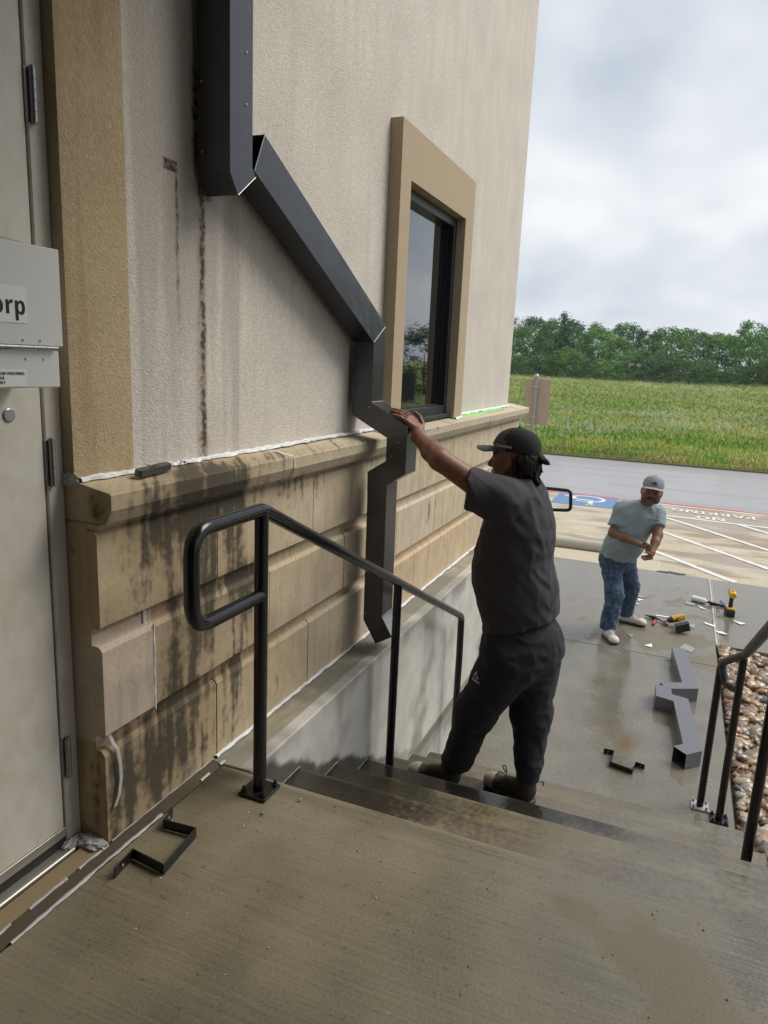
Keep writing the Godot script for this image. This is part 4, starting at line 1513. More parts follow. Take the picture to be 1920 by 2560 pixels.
func add_duct(parent: Node, called: String, pts: Array, side: Vector3, hu: float, hw: float, m: Material = null) -> Array:
	var rings := duct_path(pts, side, hu, hw)
	var inner := duct_path(pts, side, hu - 0.0022, hw - 0.0022)
	var b := MB.new()
	var flip := []
	for r in inner: flip.append([r[3], r[2], r[1], r[0]])
	b.duct(flip)
	var lining := b.done()
	b = MB.new()
	b.duct(rings)
	for e in [0, rings.size() - 1]:
		for k in 4:
			var q := [rings[e][k], rings[e][(k + 1) % 4], inner[e][(k + 1) % 4], inner[e][k]]
			if e == 0: q.reverse()
			b.quad(q[3], q[2], q[1], q[0])
	var o := put(called, b.done(), m if m else M.sheet, parent)
	put("inside", lining, M.sheet_shaded_inside, o)
	return rings

func studs(parent: Node, spots: Array, nrm: Vector3) -> void:
	for p in spots:
		var b := MB.new()
		b.xf = Transform3D(Basis(Quaternion(Vector3.UP, nrm)), p)
		b.lathe([Vector2(0.0045, 0.0), Vector2(0.004, 0.002), Vector2(0.0, 0.003)], 8)
		put("rivet", b.done(), M.steel, parent)

func cut_edge(parent: Node, a: Vector3, e: Vector3, r := 0.0016) -> void:
	var b := MB.new()
	b.tube([a, e], r, 5)
	put("cut_edge", b.done(), M.bare_metal, parent)

func build_downspout() -> void:
	var up := thing("downspout", "upper dark bronze square downspout hanging down the wall, cut open at its lower end", "downspout", Vector3(0.012, 1.90, -1.962))
	var o := Vector3(0.012, 1.90, -1.962)
	var r := add_duct(up, "pipe", [Vector3(0.012, 6.6, -1.962) - o, Vector3(0.012, 1.935, -1.962) - o, Vector3(0.012, 1.895, -1.992) - o], Vector3.RIGHT, 0.0565, 0.059)
	studs(up, [Vector3(-0.03, 1.975, -1.9028) - o, Vector3(-0.03, 2.165, -1.9028) - o], Vector3.BACK)
	studs(up, [Vector3(0.0687, 2.26, -1.985) - o, Vector3(0.0687, 2.12, -1.985) - o], Vector3.RIGHT)
	cut_edge(up, r[2][1], r[2][2])
	cut_edge(up, r[2][0], r[2][0] + (r[2][1] - r[2][0]) * 0.35)
	var low := thing("downspout", "dark bronze downspout running diagonally down the wall and stepping out round the ledge", "downspout", Vector3(0.15, 0.0, -3.098))
	o = Vector3(0.15, 0.0, -3.098)
	var ra := add_duct(low, "diagonal_pipe", [Vector3(0.01, 2.012, -2.075) - o, Vector3(0.01, 1.512, -3.098) - o, Vector3(0.01, 1.25, -3.098) - o], Vector3.RIGHT, 0.05, 0.0665)
	var rb := add_duct(low, "offset_pipe", [Vector3(0.0105, 1.25, -3.098) - o, Vector3(0.011, 1.173, -3.098) - o, Vector3(0.192, 1.078, -3.098) - o, Vector3(0.193, 0.914, -3.098) - o, Vector3(0.104, 0.856, -3.098) - o, Vector3(0.105, 0.79, -3.098) - o], Vector3.BACK, 0.067, 0.0495)
	var rc := add_duct(low, "lower_pipe", [Vector3(0.105, 0.80, -3.098) - o, Vector3(0.11, 0.168, -3.098) - o, Vector3(0.172, 0.066, -3.098) - o], Vector3.BACK, 0.066, 0.0485)
	var rd := [rc[1], rc[2]]
	cut_edge(low, ra[0][1], ra[0][2])
	cut_edge(low, ra[0][0], ra[0][1])
	# bright scratches and bare edges at the bends
	var front := 0.0605 - 0.15
	cut_edge(low, Vector3(front + 0.001, 1.472, 0.068), Vector3(front + 0.001, 1.545, -0.055), 0.0012)
	cut_edge(low, Vector3(front + 0.001, 1.205, 0.066), Vector3(front + 0.001, 1.205, -0.066), 0.0028)
	cut_edge(low, Vector3(0.243 - 0.15, 1.108, 0.068), Vector3(0.243 - 0.15, 1.107, -0.066), 0.0014)
	cut_edge(low, Vector3(0.242 - 0.15, 1.107, 0.068), Vector3(0.242 - 0.15, 1.07, 0.068), 0.001)
	cut_edge(low, Vector3(0.160 - 0.15, 0.187, 0.068), Vector3(0.160 - 0.15, 0.187, -0.066), 0.003)
	cut_edge(low, rd[1][2], rd[1][3])
	var b := MB.new()   # the bare metal face of the outlet
	var q0: Vector3 = rd[0][2]; var q1: Vector3 = rd[0][3]; var q2: Vector3 = rd[1][3]; var q3: Vector3 = rd[1][2]
	var face := [[rd[0][0], rd[0][1], rd[1][1], rd[1][0]], [rd[0][1], rd[0][2], rd[1][2], rd[1][1]], [rd[0][2], rd[0][3], rd[1][3], rd[1][2]], [rd[0][3], rd[0][0], rd[1][0], rd[1][3]]]
	for f in face:
		var nn: Vector3 = (f[1] - f[0]).cross(f[3] - f[0]).normalized()
		if nn.x > 0.5:
			var lift := nn * 0.0012
			var ms: Array = [f[0] + lift, f[1] + lift, f[2] + lift, f[3] + lift]
			b.quad(ms[0], ms[1], ms[2], ms[3])
	put("bare_face", b.done(), M.bare_metal, low)
	studs(low, [Vector3(0.0, 1.26, -3.0305) - o, Vector3(0.05, 1.18, -3.0305) - o, Vector3(0.20, 1.03, -3.0305) - o, Vector3(0.17, 0.965, -3.0305) - o, Vector3(0.075, 0.19, -3.0305) - o], Vector3.BACK)

func base_plate(parent: Node, at: Vector3, size: float, m: Material) -> void:
	var b := MB.new()
	b.box(at + Vector3(0, 0.006, 0), Vector3(size, 0.011, size), 0.002)
	put("base_plate", b.done(), m, parent)
	for s in [[-1, -1], [1, -1], [1, 1], [-1, 1]]:
		b = MB.new()
		b.xf = Transform3D(Basis(), at + Vector3(s[0] * size * 0.36, 0.0115, s[1] * size * 0.36))
		b.lathe([Vector2(0.010, 0), Vector2(0.010, 0.007), Vector2(0.006, 0.0075), Vector2(0.006, 0.018), Vector2(0.0, 0.018)], 6)
		put("bolt", b.done(), m, parent)

func bend(pts: Array, r: float, n := 6) -> Array:
	# rounds the corners of a path
	var out := [pts[0]]
	for i in range(1, pts.size() - 1):
		var a: Vector3 = (pts[i - 1] - pts[i]).normalized()
		var e: Vector3 = (pts[i + 1] - pts[i]).normalized()
		var rr := minf(r, minf((pts[i - 1] - pts[i]).length(), (pts[i + 1] - pts[i]).length()) * 0.48)
		var half := acos(clampf(a.dot(e), -1, 1)) / 2.0
		var l := minf(rr / tan(half), minf((pts[i - 1] - pts[i]).length(), (pts[i + 1] - pts[i]).length()) * 0.48)
		var p0: Vector3 = pts[i] + a * l
		var p1: Vector3 = pts[i] + e * l
		for k in n + 1:
			var t := float(k) / n
			out.append(p0.lerp(pts[i], t).lerp(pts[i].lerp(p1, t), t))
	out.append(pts[pts.size() - 1])
	return out

func build_rails() -> void:
	var R := 0.0215
	# left stair rail
	var o := Vector3(0.25, 0, -1.80)
	var l := thing("stair_handrail", "glossy black steel handrail with a squared loop end in front of the stone wall", "handrail", o)
	var b := MB.new()
	b.tube(bend([Vector3(0, 0.672, 0.0), Vector3(0, 0.672, 0.337), Vector3(0, 0.940, 0.337), Vector3(0, 0.940, 0.0), Vector3(0, -0.155, -2.345), Vector3(0, -0.42, -2.36)], 0.075), R, 16)
	put("top_rail", b.done(), M.rail, l)
	b = MB.new()
	b.tube([Vector3(0, 0.0, 0), Vector3(0, 0.94, 0)], R, 16)
	put("post", b.done(), M.rail, l)
	b = MB.new()
	b.tube([Vector3(0, -0.66, -1.19), Vector3(0, 0.372, -1.19)], R * 0.95, 16)
	put("post", b.done(), M.rail, l)
	b = MB.new()
	b.tube([Vector3(0, -1.155, -2.36), Vector3(0, -0.41, -2.36)], R, 16)
	put("post", b.done(), M.rail, l)
	base_plate(l, Vector3(0, 0, 0), 0.10, M.rail)
	base_plate(l, Vector3(0, -0.66, -1.19), 0.10, M.rail)
	base_plate(l, Vector3(0, -1.155, -2.36), 0.10, M.rail)
	# right stair rail
	o = Vector3(1.85, WALK, -4.23)
	l = thing("stair_handrail", "worn dark handrail with two close posts beside the bed of river stones", "handrail", o)
	b = MB.new()
	var e := Vector3(1.757, -0.205, -4.327) - o
	var p2 := Vector3(1.85, -0.075, -4.12) - o
	b.tube(bend([Vector3(1.852, -0.335, -4.235) - o, Vector3(1.79, -0.335, -4.295) - o, e + Vector3(0, -0.02, 0), p2, Vector3(1.852, 0.36, -3.36) - o, Vector3(1.852, 1.2, -1.75) - o, Vector3(1.852, 1.2, -0.6) - o], 0.05), R, 16)
	put("top_rail", b.done(), M.rail_worn, l)
	b = MB.new()
	b.tube([p2.lerp(Vector3(1.852, 0.36, -3.36) - o, 0.12), Vector3(1.852, 0.36, -3.36) - o, Vector3(1.852, 1.19, -1.77) - o], R + 0.004, 16)
	put("rail_sleeve", b.done(), M.rail_worn, l)
	b = MB.new()
	b.tube([Vector3(1.757, WALK, -4.327) - o, e + Vector3(0, -0.04, 0)], R * 0.97, 16)
	put("post", b.done(), M.rail, l)
	b = MB.new()
	b.tube([Vector3(1.858, WALK, -4.232) - o, Vector3(1.854, -0.125, -4.21) - o], R * 0.97, 16)
	put("post", b.done(), M.rail, l)
	b = MB.new()
	b.tube([Vector3(1.85, -0.66, -3.07) - o, Vector3(1.852, 0.50, -3.07) - o], R, 16)
	put("post", b.done(), M.rail, l)
	base_plate(l, Vector3(1.757, WALK, -4.327) - o, 0.10, M.galv)
	base_plate(l, Vector3(1.858, WALK, -4.232) - o, 0.10, M.rail)
	# loop of the ramp rail beyond the first worker
	o = Vector3(-0.03, WALK, -8.6)
	l = thing("ramp_handrail", "black handrail loop standing behind the worker in charcoal, near the parking lot", "handrail", o)
	b = MB.new()
	b.tube(bend([Vector3(0.03, 0.875, 0), Vector3(0.32, 0.90, 0), Vector3(0.30, 1.135, 0), Vector3(0.0, 1.135, 0), Vector3(-1.7, 1.135, 0), Vector3(-1.7, 0.0, 0)], 0.05), 0.021, 12)
	put("top_rail", b.done(), M.rail, l)
	b = MB.new()
	b.tube([Vector3.ZERO, Vector3(0, 1.13, 0)], 0.02, 12)
	put("post", b.done(), M.rail, l)

func build_small_things() -> void:
	# lock box on the door
	var o := Vector3(-0.1, 1.30, -1.10)
	var lb := thing("specimen_lockbox", "white metal lock box with a hinged lid and printed labels hanging on the door", "lock box", o)
	var b := MB.new()
	b.box(Vector3(0.073, 0.04, 0.0), Vector3(0.14, 0.082, 0.324), 0.002)
	put("lower_body", b.done(), M.white_box, lb)
	b = MB.new()
	b.box(Vector3(0.075, 0.196, -0.002), Vector3(0.150, 0.212, 0.334), 0.002)
	var lid := put("front_flap", b.done(), M.white_box, lb)
	b = MB.new()
	b.box(Vector3(0.06, 0.308, 0.005), Vector3(0.12, 0.006, 0.322), 0.001, Basis(Vector3.BACK, -0.18))
	b.box(Vector3(0.045, 0.318, 0.0), Vector3(0.085, 0.004, 0.33), 0.001, Basis(Vector3.BACK, -0.22))
	put("top_flap", b.done(), M.alu, lb)
	b = MB.new()
	for k in 9:
		b.tube([Vector3(0.152, 0.0865, -0.15 + k * 0.0345), Vector3(0.152, 0.0865, -0.15 + k * 0.0345 + 0.0335)], 0.0042, 8)
	put("piano_hinge", b.done(), M.steel, lb)
	for q in [[0.106, -0.105], [0.106, -0.06], [0.066, -0.118], [0.066, -0.07], [0.106, 0.02], [0.066, 0.03]]:
		b = MB.new()
		b.xf = Transform3D(Basis(Vector3.BACK, -PI / 2), Vector3(0.151 if q[0] > 0.09 else 0.144, q[0] - 0.004, q[1]))
		b.lathe([Vector2(0.003, 0.0), Vector2(0.0025, 0.0015), Vector2(0.0, 0.002)], 8)
		put("rivet", b.done(), M.white_box, lb)
	b = MB.new()
	b.box(Vector3(0.1508, 0.174, 0.05), Vector3(0.0012, 0.076, 0.245), 0.0003)
	var lab := put("large_label", b.done(), M.label, lb)
	b = MB.new()
	b.box(Vector3(0.1438, 0.020, 0.05), Vector3(0.0012, 0.036, 0.235), 0.0003)
	var lab2 := put("small_label", b.done(), M.label, lb)
	var t := flat_text("Labcorp", 0.052, Vector3(0.1516, 0.172, 0.012), Vector3.FORWARD, Vector3.UP, lab, "lettering", M.black_ink, true, 1.0, 0.0004)
	align_right(t, -0.068)
	t = flat_text("SECURE OR LABCORP PERSONNEL", 0.0088, Vector3(0.1447, 0.030, 0.0), Vector3.FORWARD, Vector3.UP, lab2, "lettering", M.black_ink, true, 0.9, 0.0004)
	align_right(t, -0.064)
	t = flat_text("OUTSIDE BOX", 0.0088, Vector3(0.1447, 0.0205, 0.0), Vector3.FORWARD, Vector3.UP, lab2, "lettering", M.black_ink, true, 0.9, 0.0004)
	align_right(t, -0.012)
	t = flat_text("USE ONLY", 0.0088, Vector3(0.1447, 0.011, 0.0), Vector3.FORWARD, Vector3.UP, lab2, "lettering", M.black_ink, true, 0.9, 0.0004)
	align_right(t, -0.014)
	# utility knife and screws on the ledge
	b = MB.new()
	b.prism(PackedVector2Array([Vector2(-0.080, -0.006), Vector2(-0.074, -0.013), Vector2(-0.03, -0.012), Vector2(0.02, -0.014), Vector2(0.07, -0.012), Vector2(0.080, -0.004), Vector2(0.078, 0.010), Vector2(0.05, 0.015), Vector2(0.0, 0.013), Vector2(-0.06, 0.014), Vector2(-0.078, 0.008)]), 0.018)
	var k := thing("utility_knife", "gray metal utility knife lying on the ledge", "knife", Vector3(-0.012, 1.047, -1.635), 0.0)
	k.basis = Basis(Vector3.BACK, -0.16) * Basis(Vector3.UP, PI / 2 + 0.10)
	var kb := put("handle", b.done(), mat("knife_metal", Color(0.10, 0.10, 0.10), 0.4, 0.6), k)
	kb.transform = Transform3D(Basis(Vector3.RIGHT, -PI / 2), Vector3(0, 0.001, 0))
	b = MB.new()
	b.box(Vector3(-0.005, 0.019, 0.004), Vector3(0.04, 0.003, 0.007), 0.001)
	b.box(Vector3(-0.005, 0.0215, 0.004), Vector3(0.012, 0.003, 0.006), 0.001)
	put("slider", b.done(), M.black_plastic, k)
	b = MB.new()
	b.prism(PackedVector2Array([Vector2(0.076, -0.009), Vector2(0.094, -0.009), Vector2(0.082, 0.006), Vector2(0.076, 0.006)]), 0.001)
	var bl := put("blade", b.done(), M.steel, k)
	bl.transform = Transform3D(Basis(Vector3.RIGHT, -PI / 2), Vector3(0, 0.009, 0))
	for q in [["steel screw lying on the white sealant, right of the knife", Vector3(-0.03, 1.055, -1.80), 1.3, M.steel, 0.03], ["copper colored screw on the ledge behind the knife", Vector3(-0.035, 1.055, -1.675), 1.9, M.copper, 0.032], ["thin rusty screw behind the knife beside the copper one", Vector3(-0.045, 1.056, -1.66), 1.7, M.copper, 0.026], ["dark screw on the ledge between the knife and the wall", Vector3(-0.04, 1.056, -1.715), 1.45, M.black_plastic, 0.024]]:
		tag(screw(q[4], q[3], q[1], q[2]), q[0], "screw", "screws on the ledge")
	for q in [["short screw lying on the landing in front of the first post", Vector3(0.327, 0.003, -1.696), 0.7, 0.02], ["tiny screw on the landing near the top step", Vector3(0.394, 0.003, -1.811), 2.2, 0.012]]:
		tag(screw(q[3], M.steel, q[1], q[2]), q[0], "screw", "screws on the landing")
	# bracket straps
	strap("bracket_strap", "black bent metal strap bracket lying on the landing by the door", [Vector3(0.085, 0, -1.57), Vector3(0.100, 0, -1.512), Vector3(0.208, 0, -1.522), Vector3(0.226, 0, -1.358), Vector3(0.108, 0, -1.372), Vector3(0.118, 0, -1.292)], 0.0, 0.032)
	strap("bracket_strap", "black bent metal strap bracket lying on the lower pavement", [Vector3(1.16, 0, -4.70), Vector3(1.225, 0, -4.70), Vector3(1.212, 0, -4.545), Vector3(1.355, 0, -4.51), Vector3(1.37, 0, -4.62), Vector3(1.425, 0, -4.605)], WALK, 0.036)

func align_right(o: MeshInstance3D, z: float) -> void:
	# moves lettering along the box so that its last letter ends at z
	var bb: AABB = o.mesh.get_aabb()
	o.position.z = z + bb.end.x * o.basis.x.length()

func screw(long: float, m: Material, at: Vector3, turn: float) -> MeshInstance3D:
	var b := MB.new()
	b.lathe([Vector2(0.0, -long), Vector2(0.0016, -long * 0.85), Vector2(0.0019, -0.002), Vector2(0.0045, 0.0), Vector2(0.004, 0.0025), Vector2(0.0, 0.003)], 8)
	var o := put("screw", b.done(), m)
	o.transform = Transform3D(Basis(Vector3.UP, turn) * Basis(Vector3.RIGHT, PI / 2 + 0.1), at + Vector3(0, 0.003, 0))
	return o

func strap(called: String, label: String, pts: Array, y: float, wide: float) -> void:
	var c := Vector3.ZERO
	for p in pts: c += p / pts.size()
	var b := MB.new()
	for i in pts.size() - 1:
		var a: Vector3 = pts[i] - c; var e: Vector3 = pts[i + 1] - c
		var d := (e - a).normalized()
		b.box((a + e) / 2 + Vector3(0, wide / 2 + 0.001 + 0.00005 * i, 0), Vector3((e - a).length() + 0.003, wide, 0.0032), 0.0006, Basis(d, Vector3.UP, d.cross(Vector3.UP)))
	var t := thing(called, label, "bracket", c + Vector3(0, y, 0), 0.0, "bracket straps taken off the wall")
	put("strap", b.done(), M.strap, t)
	for s in [0, pts.size() - 1]:
		var p: Vector3 = pts[s] - c; var q: Vector3 = (pts[1] if s == 0 else pts[s - 1]) - c
		var nn := (q - p).normalized().cross(Vector3.UP)
		for sg in [1.0, -1.0]:
			b = MB.new()
			b.xf = Transform3D(Basis(Quaternion(Vector3.UP, nn * sg)), p.lerp(q, 0.42) + Vector3(0, wide * 0.5, 0) + nn * sg * 0.0018)
			b.lathe([Vector2(0.0042, 0.0), Vector2(0.0, 0.0002)], 8)
			put("hole", b.done(), M.caulk_gray, t)

func build_floor_things() -> void:
	# the old downspout on the pavement
	var o := Vector3(1.6, WALK, -5.7)
	var d := thing("old_downspout", "gray square downspout with several bends lying on the pavement", "downspout", o)
	var h := 0.056
	var P := [Vector2(1.604, -6.70), Vector2(1.698, -5.887), Vector2(1.499, -5.785), Vector2(1.509, -5.605), Vector2(1.630, -5.575), Vector2(1.708, -4.845), Vector2(1.630, -4.765)]
	var pts := []
	for p in P: pts.append(Vector3(p.x, WALK + h, p.y) - o)
	add_duct(d, "long_pipe", pts.slice(0, 2) + [pts[2]], Vector3.UP, h, 0.0565, M.sheet_gray)
	add_duct(d, "elbow", [pts[1].lerp(pts[2], 0.985), pts[2], pts[3], pts[4], pts[4].lerp(pts[5], 0.06)].slice(1), Vector3.UP, h - 0.0006, 0.0575, M.sheet_gray)
	add_duct(d, "short_pipe", [pts[4].lerp(pts[5], 0.05), pts[5], pts[6]], Vector3.UP, h, 0.0565, M.sheet_gray)
	studs(d, [Vector3(1.675, WALK + 0.112, -6.35) - o, Vector3(1.74, WALK + 0.112, -5.92) - o, Vector3(1.62, WALK + 0.112, -5.66) - o, Vector3(1.655, WALK + 0.112, -5.63) - o, Vector3(1.74, WALK + 0.112, -4.87) - o, Vector3(1.66, WALK + 0.112, -4.80) - o, Vector3(1.47, WALK + 0.112, -5.62) - o], Vector3.UP)
	# sheet metal cuttings
	var cuts := [
		[Vector2(1.186, -8.48), [[-0.07, -0.03], [0.0, -0.045], [0.065, 0.0], [0.01, 0.035], [-0.05, 0.02]], "crumpled gray sheet cutting behind the worker in blue's foot", 1],
		[Vector2(1.19, -8.35), [[-0.03, -0.04], [0.035, -0.03], [-0.01, 0.05]], "small white cutting next to the crumpled one behind the worker", 0],
		[Vector2(1.727, -8.50), [[-0.05, -0.06], [0.045, -0.045], [0.055, 0.02], [0.02, 0.055], [-0.05, 0.03]], "gray bent cutting next to the white bottle", 1],
		[Vector2(1.837, -8.42), [[-0.04, -0.06], [0.07, 0.055], [-0.01, 0.02]], "white pointed cutting in front of the white bottle", 0],
		[Vector2(1.355, -6.93), [[-0.045, 0.03], [0.02, -0.06], [0.025, 0.045]], "white triangular cutting nearest to the long gray downspout", 0],
		[Vector2(1.695, -7.02), [[-0.075, 0.02], [-0.03, -0.11], [0.065, -0.03], [0.035, 0.075]], "gray notched cutting behind the end of the lying downspout", 1],
		[Vector2(1.90, -7.86), [[-0.055, -0.06], [0.06, 0.01], [0.05, 0.05], [-0.03, 0.0]], "white sliver on the pavement joint", 0],
		[Vector2(2.0, -7.66), [[-0.06, -0.02], [0.02, -0.03], [0.07, 0.035], [0.0, 0.03]], "white sliver just right of the pavement joint", 0],
		[Vector2(2.20, -8.09), [[-0.065, -0.05], [0.0, -0.015], [0.065, 0.0], [0.01, 0.055]], "white cutting on the right slab in front of the standing drill", 0],
		[Vector2(1.715, -7.72), [[-0.06, 0.0], [0.05, -0.06], [0.045, 0.06]], "gray triangular cutting beside the lying drill", 1],
		[Vector2(1.17, -7.10), [[-0.045, -0.045], [0.025, -0.06], [0.02, 0.055]], "pale cutting beside the worker in blue's shoe", 1]]
	for q in cuts:
		var b := MB.new()
		var poly := PackedVector2Array()
		for p in q[1]: poly.append(Vector2(p[0], -p[1]))
		b.prism(poly, 0.0015)
		var s := put("metal_cutting", b.done(), M.label if q[3] == 0 else M.sheet_cut)
		s.transform = Transform3D(Basis(Vector3.UP, 0.0) * Basis(Vector3.BACK, rng.randf_range(-0.05, 0.05)) * Basis(Vector3.RIGHT, -PI / 2 + rng.randf_range(0.0, 0.06)), Vector3(q[0].x, WALK + 0.006, q[0].y))
		tag(s, q[2], "metal cutting", "sheet metal cuttings on the pavement")
	var b2 := MB.new()
	b2.box(Vector3.ZERO, Vector3(0.16, 0.006, 0.022), 0.002)
	tag(put("metal_strip", b2.done(), M.label, null, Transform3D(Basis(Vector3.UP, -0.12), Vector3(1.11, WALK + 0.005, -8.19))), "thin white metal strip behind the worker in blue's shoe", "metal strip")
	b2 = MB.new()
	b2.box(Vector3(-0.09, 0.0, -0.02), Vector3(0.17, 0.004, 0.03), 0.001)
	b2.box(Vector3(0.05, 0.0, 0.07), Vector3(0.03, 0.0045, 0.22), 0.001, Basis(Vector3.UP, 0.42))
	tag(put("metal_strip", b2.done(), M.label, null, Transform3D(Basis(), Vector3(1.55, WALK + 0.004, -7.87))), "angled white metal strip under the lying drill", "metal strip")
	# impact driver standing on its battery
	drill(Transform3D(Basis(Vector3.UP, PI + 0.1), Vector3(2.115, WALK, -8.33)), "yellow and black drill standing upright on its battery", 1.18)
	var dy := Vector3(-0.30, 0.10, -0.95).normalized()
	var dx := dy.cross(Vector3(-0.92, -0.30, 0.2)).normalized()
	drill(Transform3D(Basis(dx, dy, dx.cross(dy)), Vector3(1.645, WALK + 0.062, -7.42)), "yellow and black drill lying on its side with the battery towards the steps", 1.1, true)
	# tin snips with red grips
	var s2 := thing("tin_snips", "tin snips with red grips lying open on the pavement", "snips", Vector3(1.384, WALK, -7.73), 0.0)
	var bb := MB.new()
	bb.tube([Vector3(0.0, 0.015, 0.0), Vector3(-0.045, 0.016, -0.035), Vector3(-0.10, 0.014, -0.075)], 0.012, 8, true, [0.018, 0.013, 0.004])
	bb.tube([Vector3(0.0, 0.024, 0.0), Vector3(-0.055, 0.024, -0.025), Vector3(-0.11, 0.018, -0.06)], 0.012, 8, true, [0.018, 0.013, 0.004])
	put("jaws", bb.done(), M.strap, s2)
	bb = MB.new()
	bb.xf = Transform3D(Basis(), Vector3(0, 0.022, 0))
	bb.lathe([Vector2(0.012, -0.008), Vector2(0.012, 0.016), Vector2(0.0, 0.018)], 10)
	put("pivot", bb.done(), M.steel, s2)
	for g in [[Vector3(-0.01, 0.018, 0.06), Vector3(-0.022, 0.016, 0.20)], [Vector3(0.045, 0.02, 0.03), Vector3(0.115, 0.016, 0.145)]]:
		bb = MB.new()
		bb.tube([Vector3(0, 0.02, 0.0), g[0]], 0.008, 8)
		put("arm", bb.done(), M.strap, s2)
		bb = MB.new()
		bb.tube([g[0], g[0].lerp(g[1], 0.5) + Vector3(0.004, 0, 0), g[1]], 0.013, 10, true, [0.010, 0.014, 0.012])
		put("grip", bb.done(), M.red_grip, s2)
	# sealant tube and blue caulking gun
	var bt := thing("sealant_bottle", "white plastic sealant bottle with a black nozzle lying near the standing drill", "bottle", Vector3(1.82, WALK + 0.033, -8.62))
	bt.basis = Basis(Vector3.UP, -0.40) * Basis(Vector3.BACK, -PI / 2)
	bb = MB.new()
	bb.lathe([Vector2(0.0, -0.085), Vector2(0.030, -0.085), Vector2(0.033, -0.078), Vector2(0.033, 0.045), Vector2(0.029, 0.062), Vector2(0.014, 0.075), Vector2(0.012, 0.09), Vector2(0.0, 0.09)], 16)
	put("body", bb.done(), M.white_plastic, bt)
	bb = MB.new()
	bb.lathe([Vector2(0.012, 0.088), Vector2(0.015, 0.095), Vector2(0.013, 0.2), Vector2(0.01, 0.235), Vector2(0.0, 0.235)], 12)
	put("nozzle", bb.done(), M.black_plastic, bt)
	var pl := thing("pliers", "pliers with blue grips lying beside the standing drill", "pliers", Vector3(2.06, WALK, -8.60), 0.0)
	bb = MB.new()
	bb.tube([Vector3(-0.14, 0.012, 0.035), Vector3(-0.06, 0.014, 0.02), Vector3(0.0, 0.014, 0.005)], 0.012, 8, true, [0.006, 0.013, 0.016])
	put("jaws", bb.done(), M.strap, pl)
	for g in [[Vector3(0.03, 0.016, 0.0), Vector3(-0.015, 0.018, -0.15)], [Vector3(0.03, 0.016, 0.02), Vector3(0.06, 0.016, 0.08)]]:
		bb = MB.new()
		bb.tube([Vector3.ZERO + Vector3(0, 0.014, 0.005), g[0], g[1]], 0.012, 8, true, [0.009, 0.013, 0.011])
		put("grip", bb.done(), M.blue_grip, pl)

func drill(xf: Transform3D, label: String, k := 1.0, lying := false) -> void:
	# base at the battery's underside, nose along +z
	var d := thing("drill", label, "drill", xf.origin)
	d.basis = xf.basis.scaled_local(Vector3.ONE * k)
	var b := MB.new()
	b.prism(PackedVector2Array([Vector2(-0.060, 0.0), Vector2(0.055, 0.0), Vector2(0.060, 0.008), Vector2(0.060, 0.045), Vector2(0.045, 0.058), Vector2(-0.055, 0.058), Vector2(-0.062, 0.045), Vector2(-0.062, 0.008)]), 0.074)
	var o := put("battery", b.done(), M.black_plastic, d)
	o.transform = Transform3D(Basis(Vector3.UP, -PI / 2), Vector3(0.037, 0, 0))
	b = MB.new()
	b.box(Vector3(0, 0.068, -0.002), Vector3(0.066, 0.022, 0.10), 0.007)
	b.box(Vector3(0, 0.03, 0.0605), Vector3(0.036, 0.022, 0.004), 0.002)
	put("foot", b.done(), M.yellow, d)
	b = MB.new()
	b.tube([Vector3(0, 0.075, -0.012), Vector3(0, 0.13, -0.004), Vector3(0, 0.185, -0.012)], 0.02, 12, true, [0.021, 0.018, 0.021])
	b.box(Vector3(0, 0.168, 0.022), Vector3(0.014, 0.026, 0.016), 0.004)
	put("handle", b.done(), M.black_plastic, d)
	b = MB.new()
	b.tube([Vector3(0, 0.205, -0.075), Vector3(0, 0.206, -0.06), Vector3(0, 0.206, 0.03), Vector3(0, 0.206, 0.04)], 0.033, 16, true, [0.024, 0.033, 0.034, 0.028])
	put("motor_housing", b.done(), M.yellow, d)
	b = MB.new()
	b.tube([Vector3(0, 0.206, 0.036), Vector3(0, 0.206, 0.07), Vector3(0, 0.206, 0.082)], 0.026, 16, true, [0.031, 0.027, 0.018])
	b.box(Vector3(0, 0.236, -0.02), Vector3(0.022, 0.008, 0.05), 0.003)
	put("nose_cone", b.done(), M.black_plastic, d)
	b = MB.new()
	b.tube([Vector3(0, 0.206, 0.08), Vector3(0, 0.206, 0.105), Vector3(0, 0.206, 0.13)], 0.008, 10, true, [0.011, 0.010, 0.004])
	put("chuck", b.done(), M.steel, d)

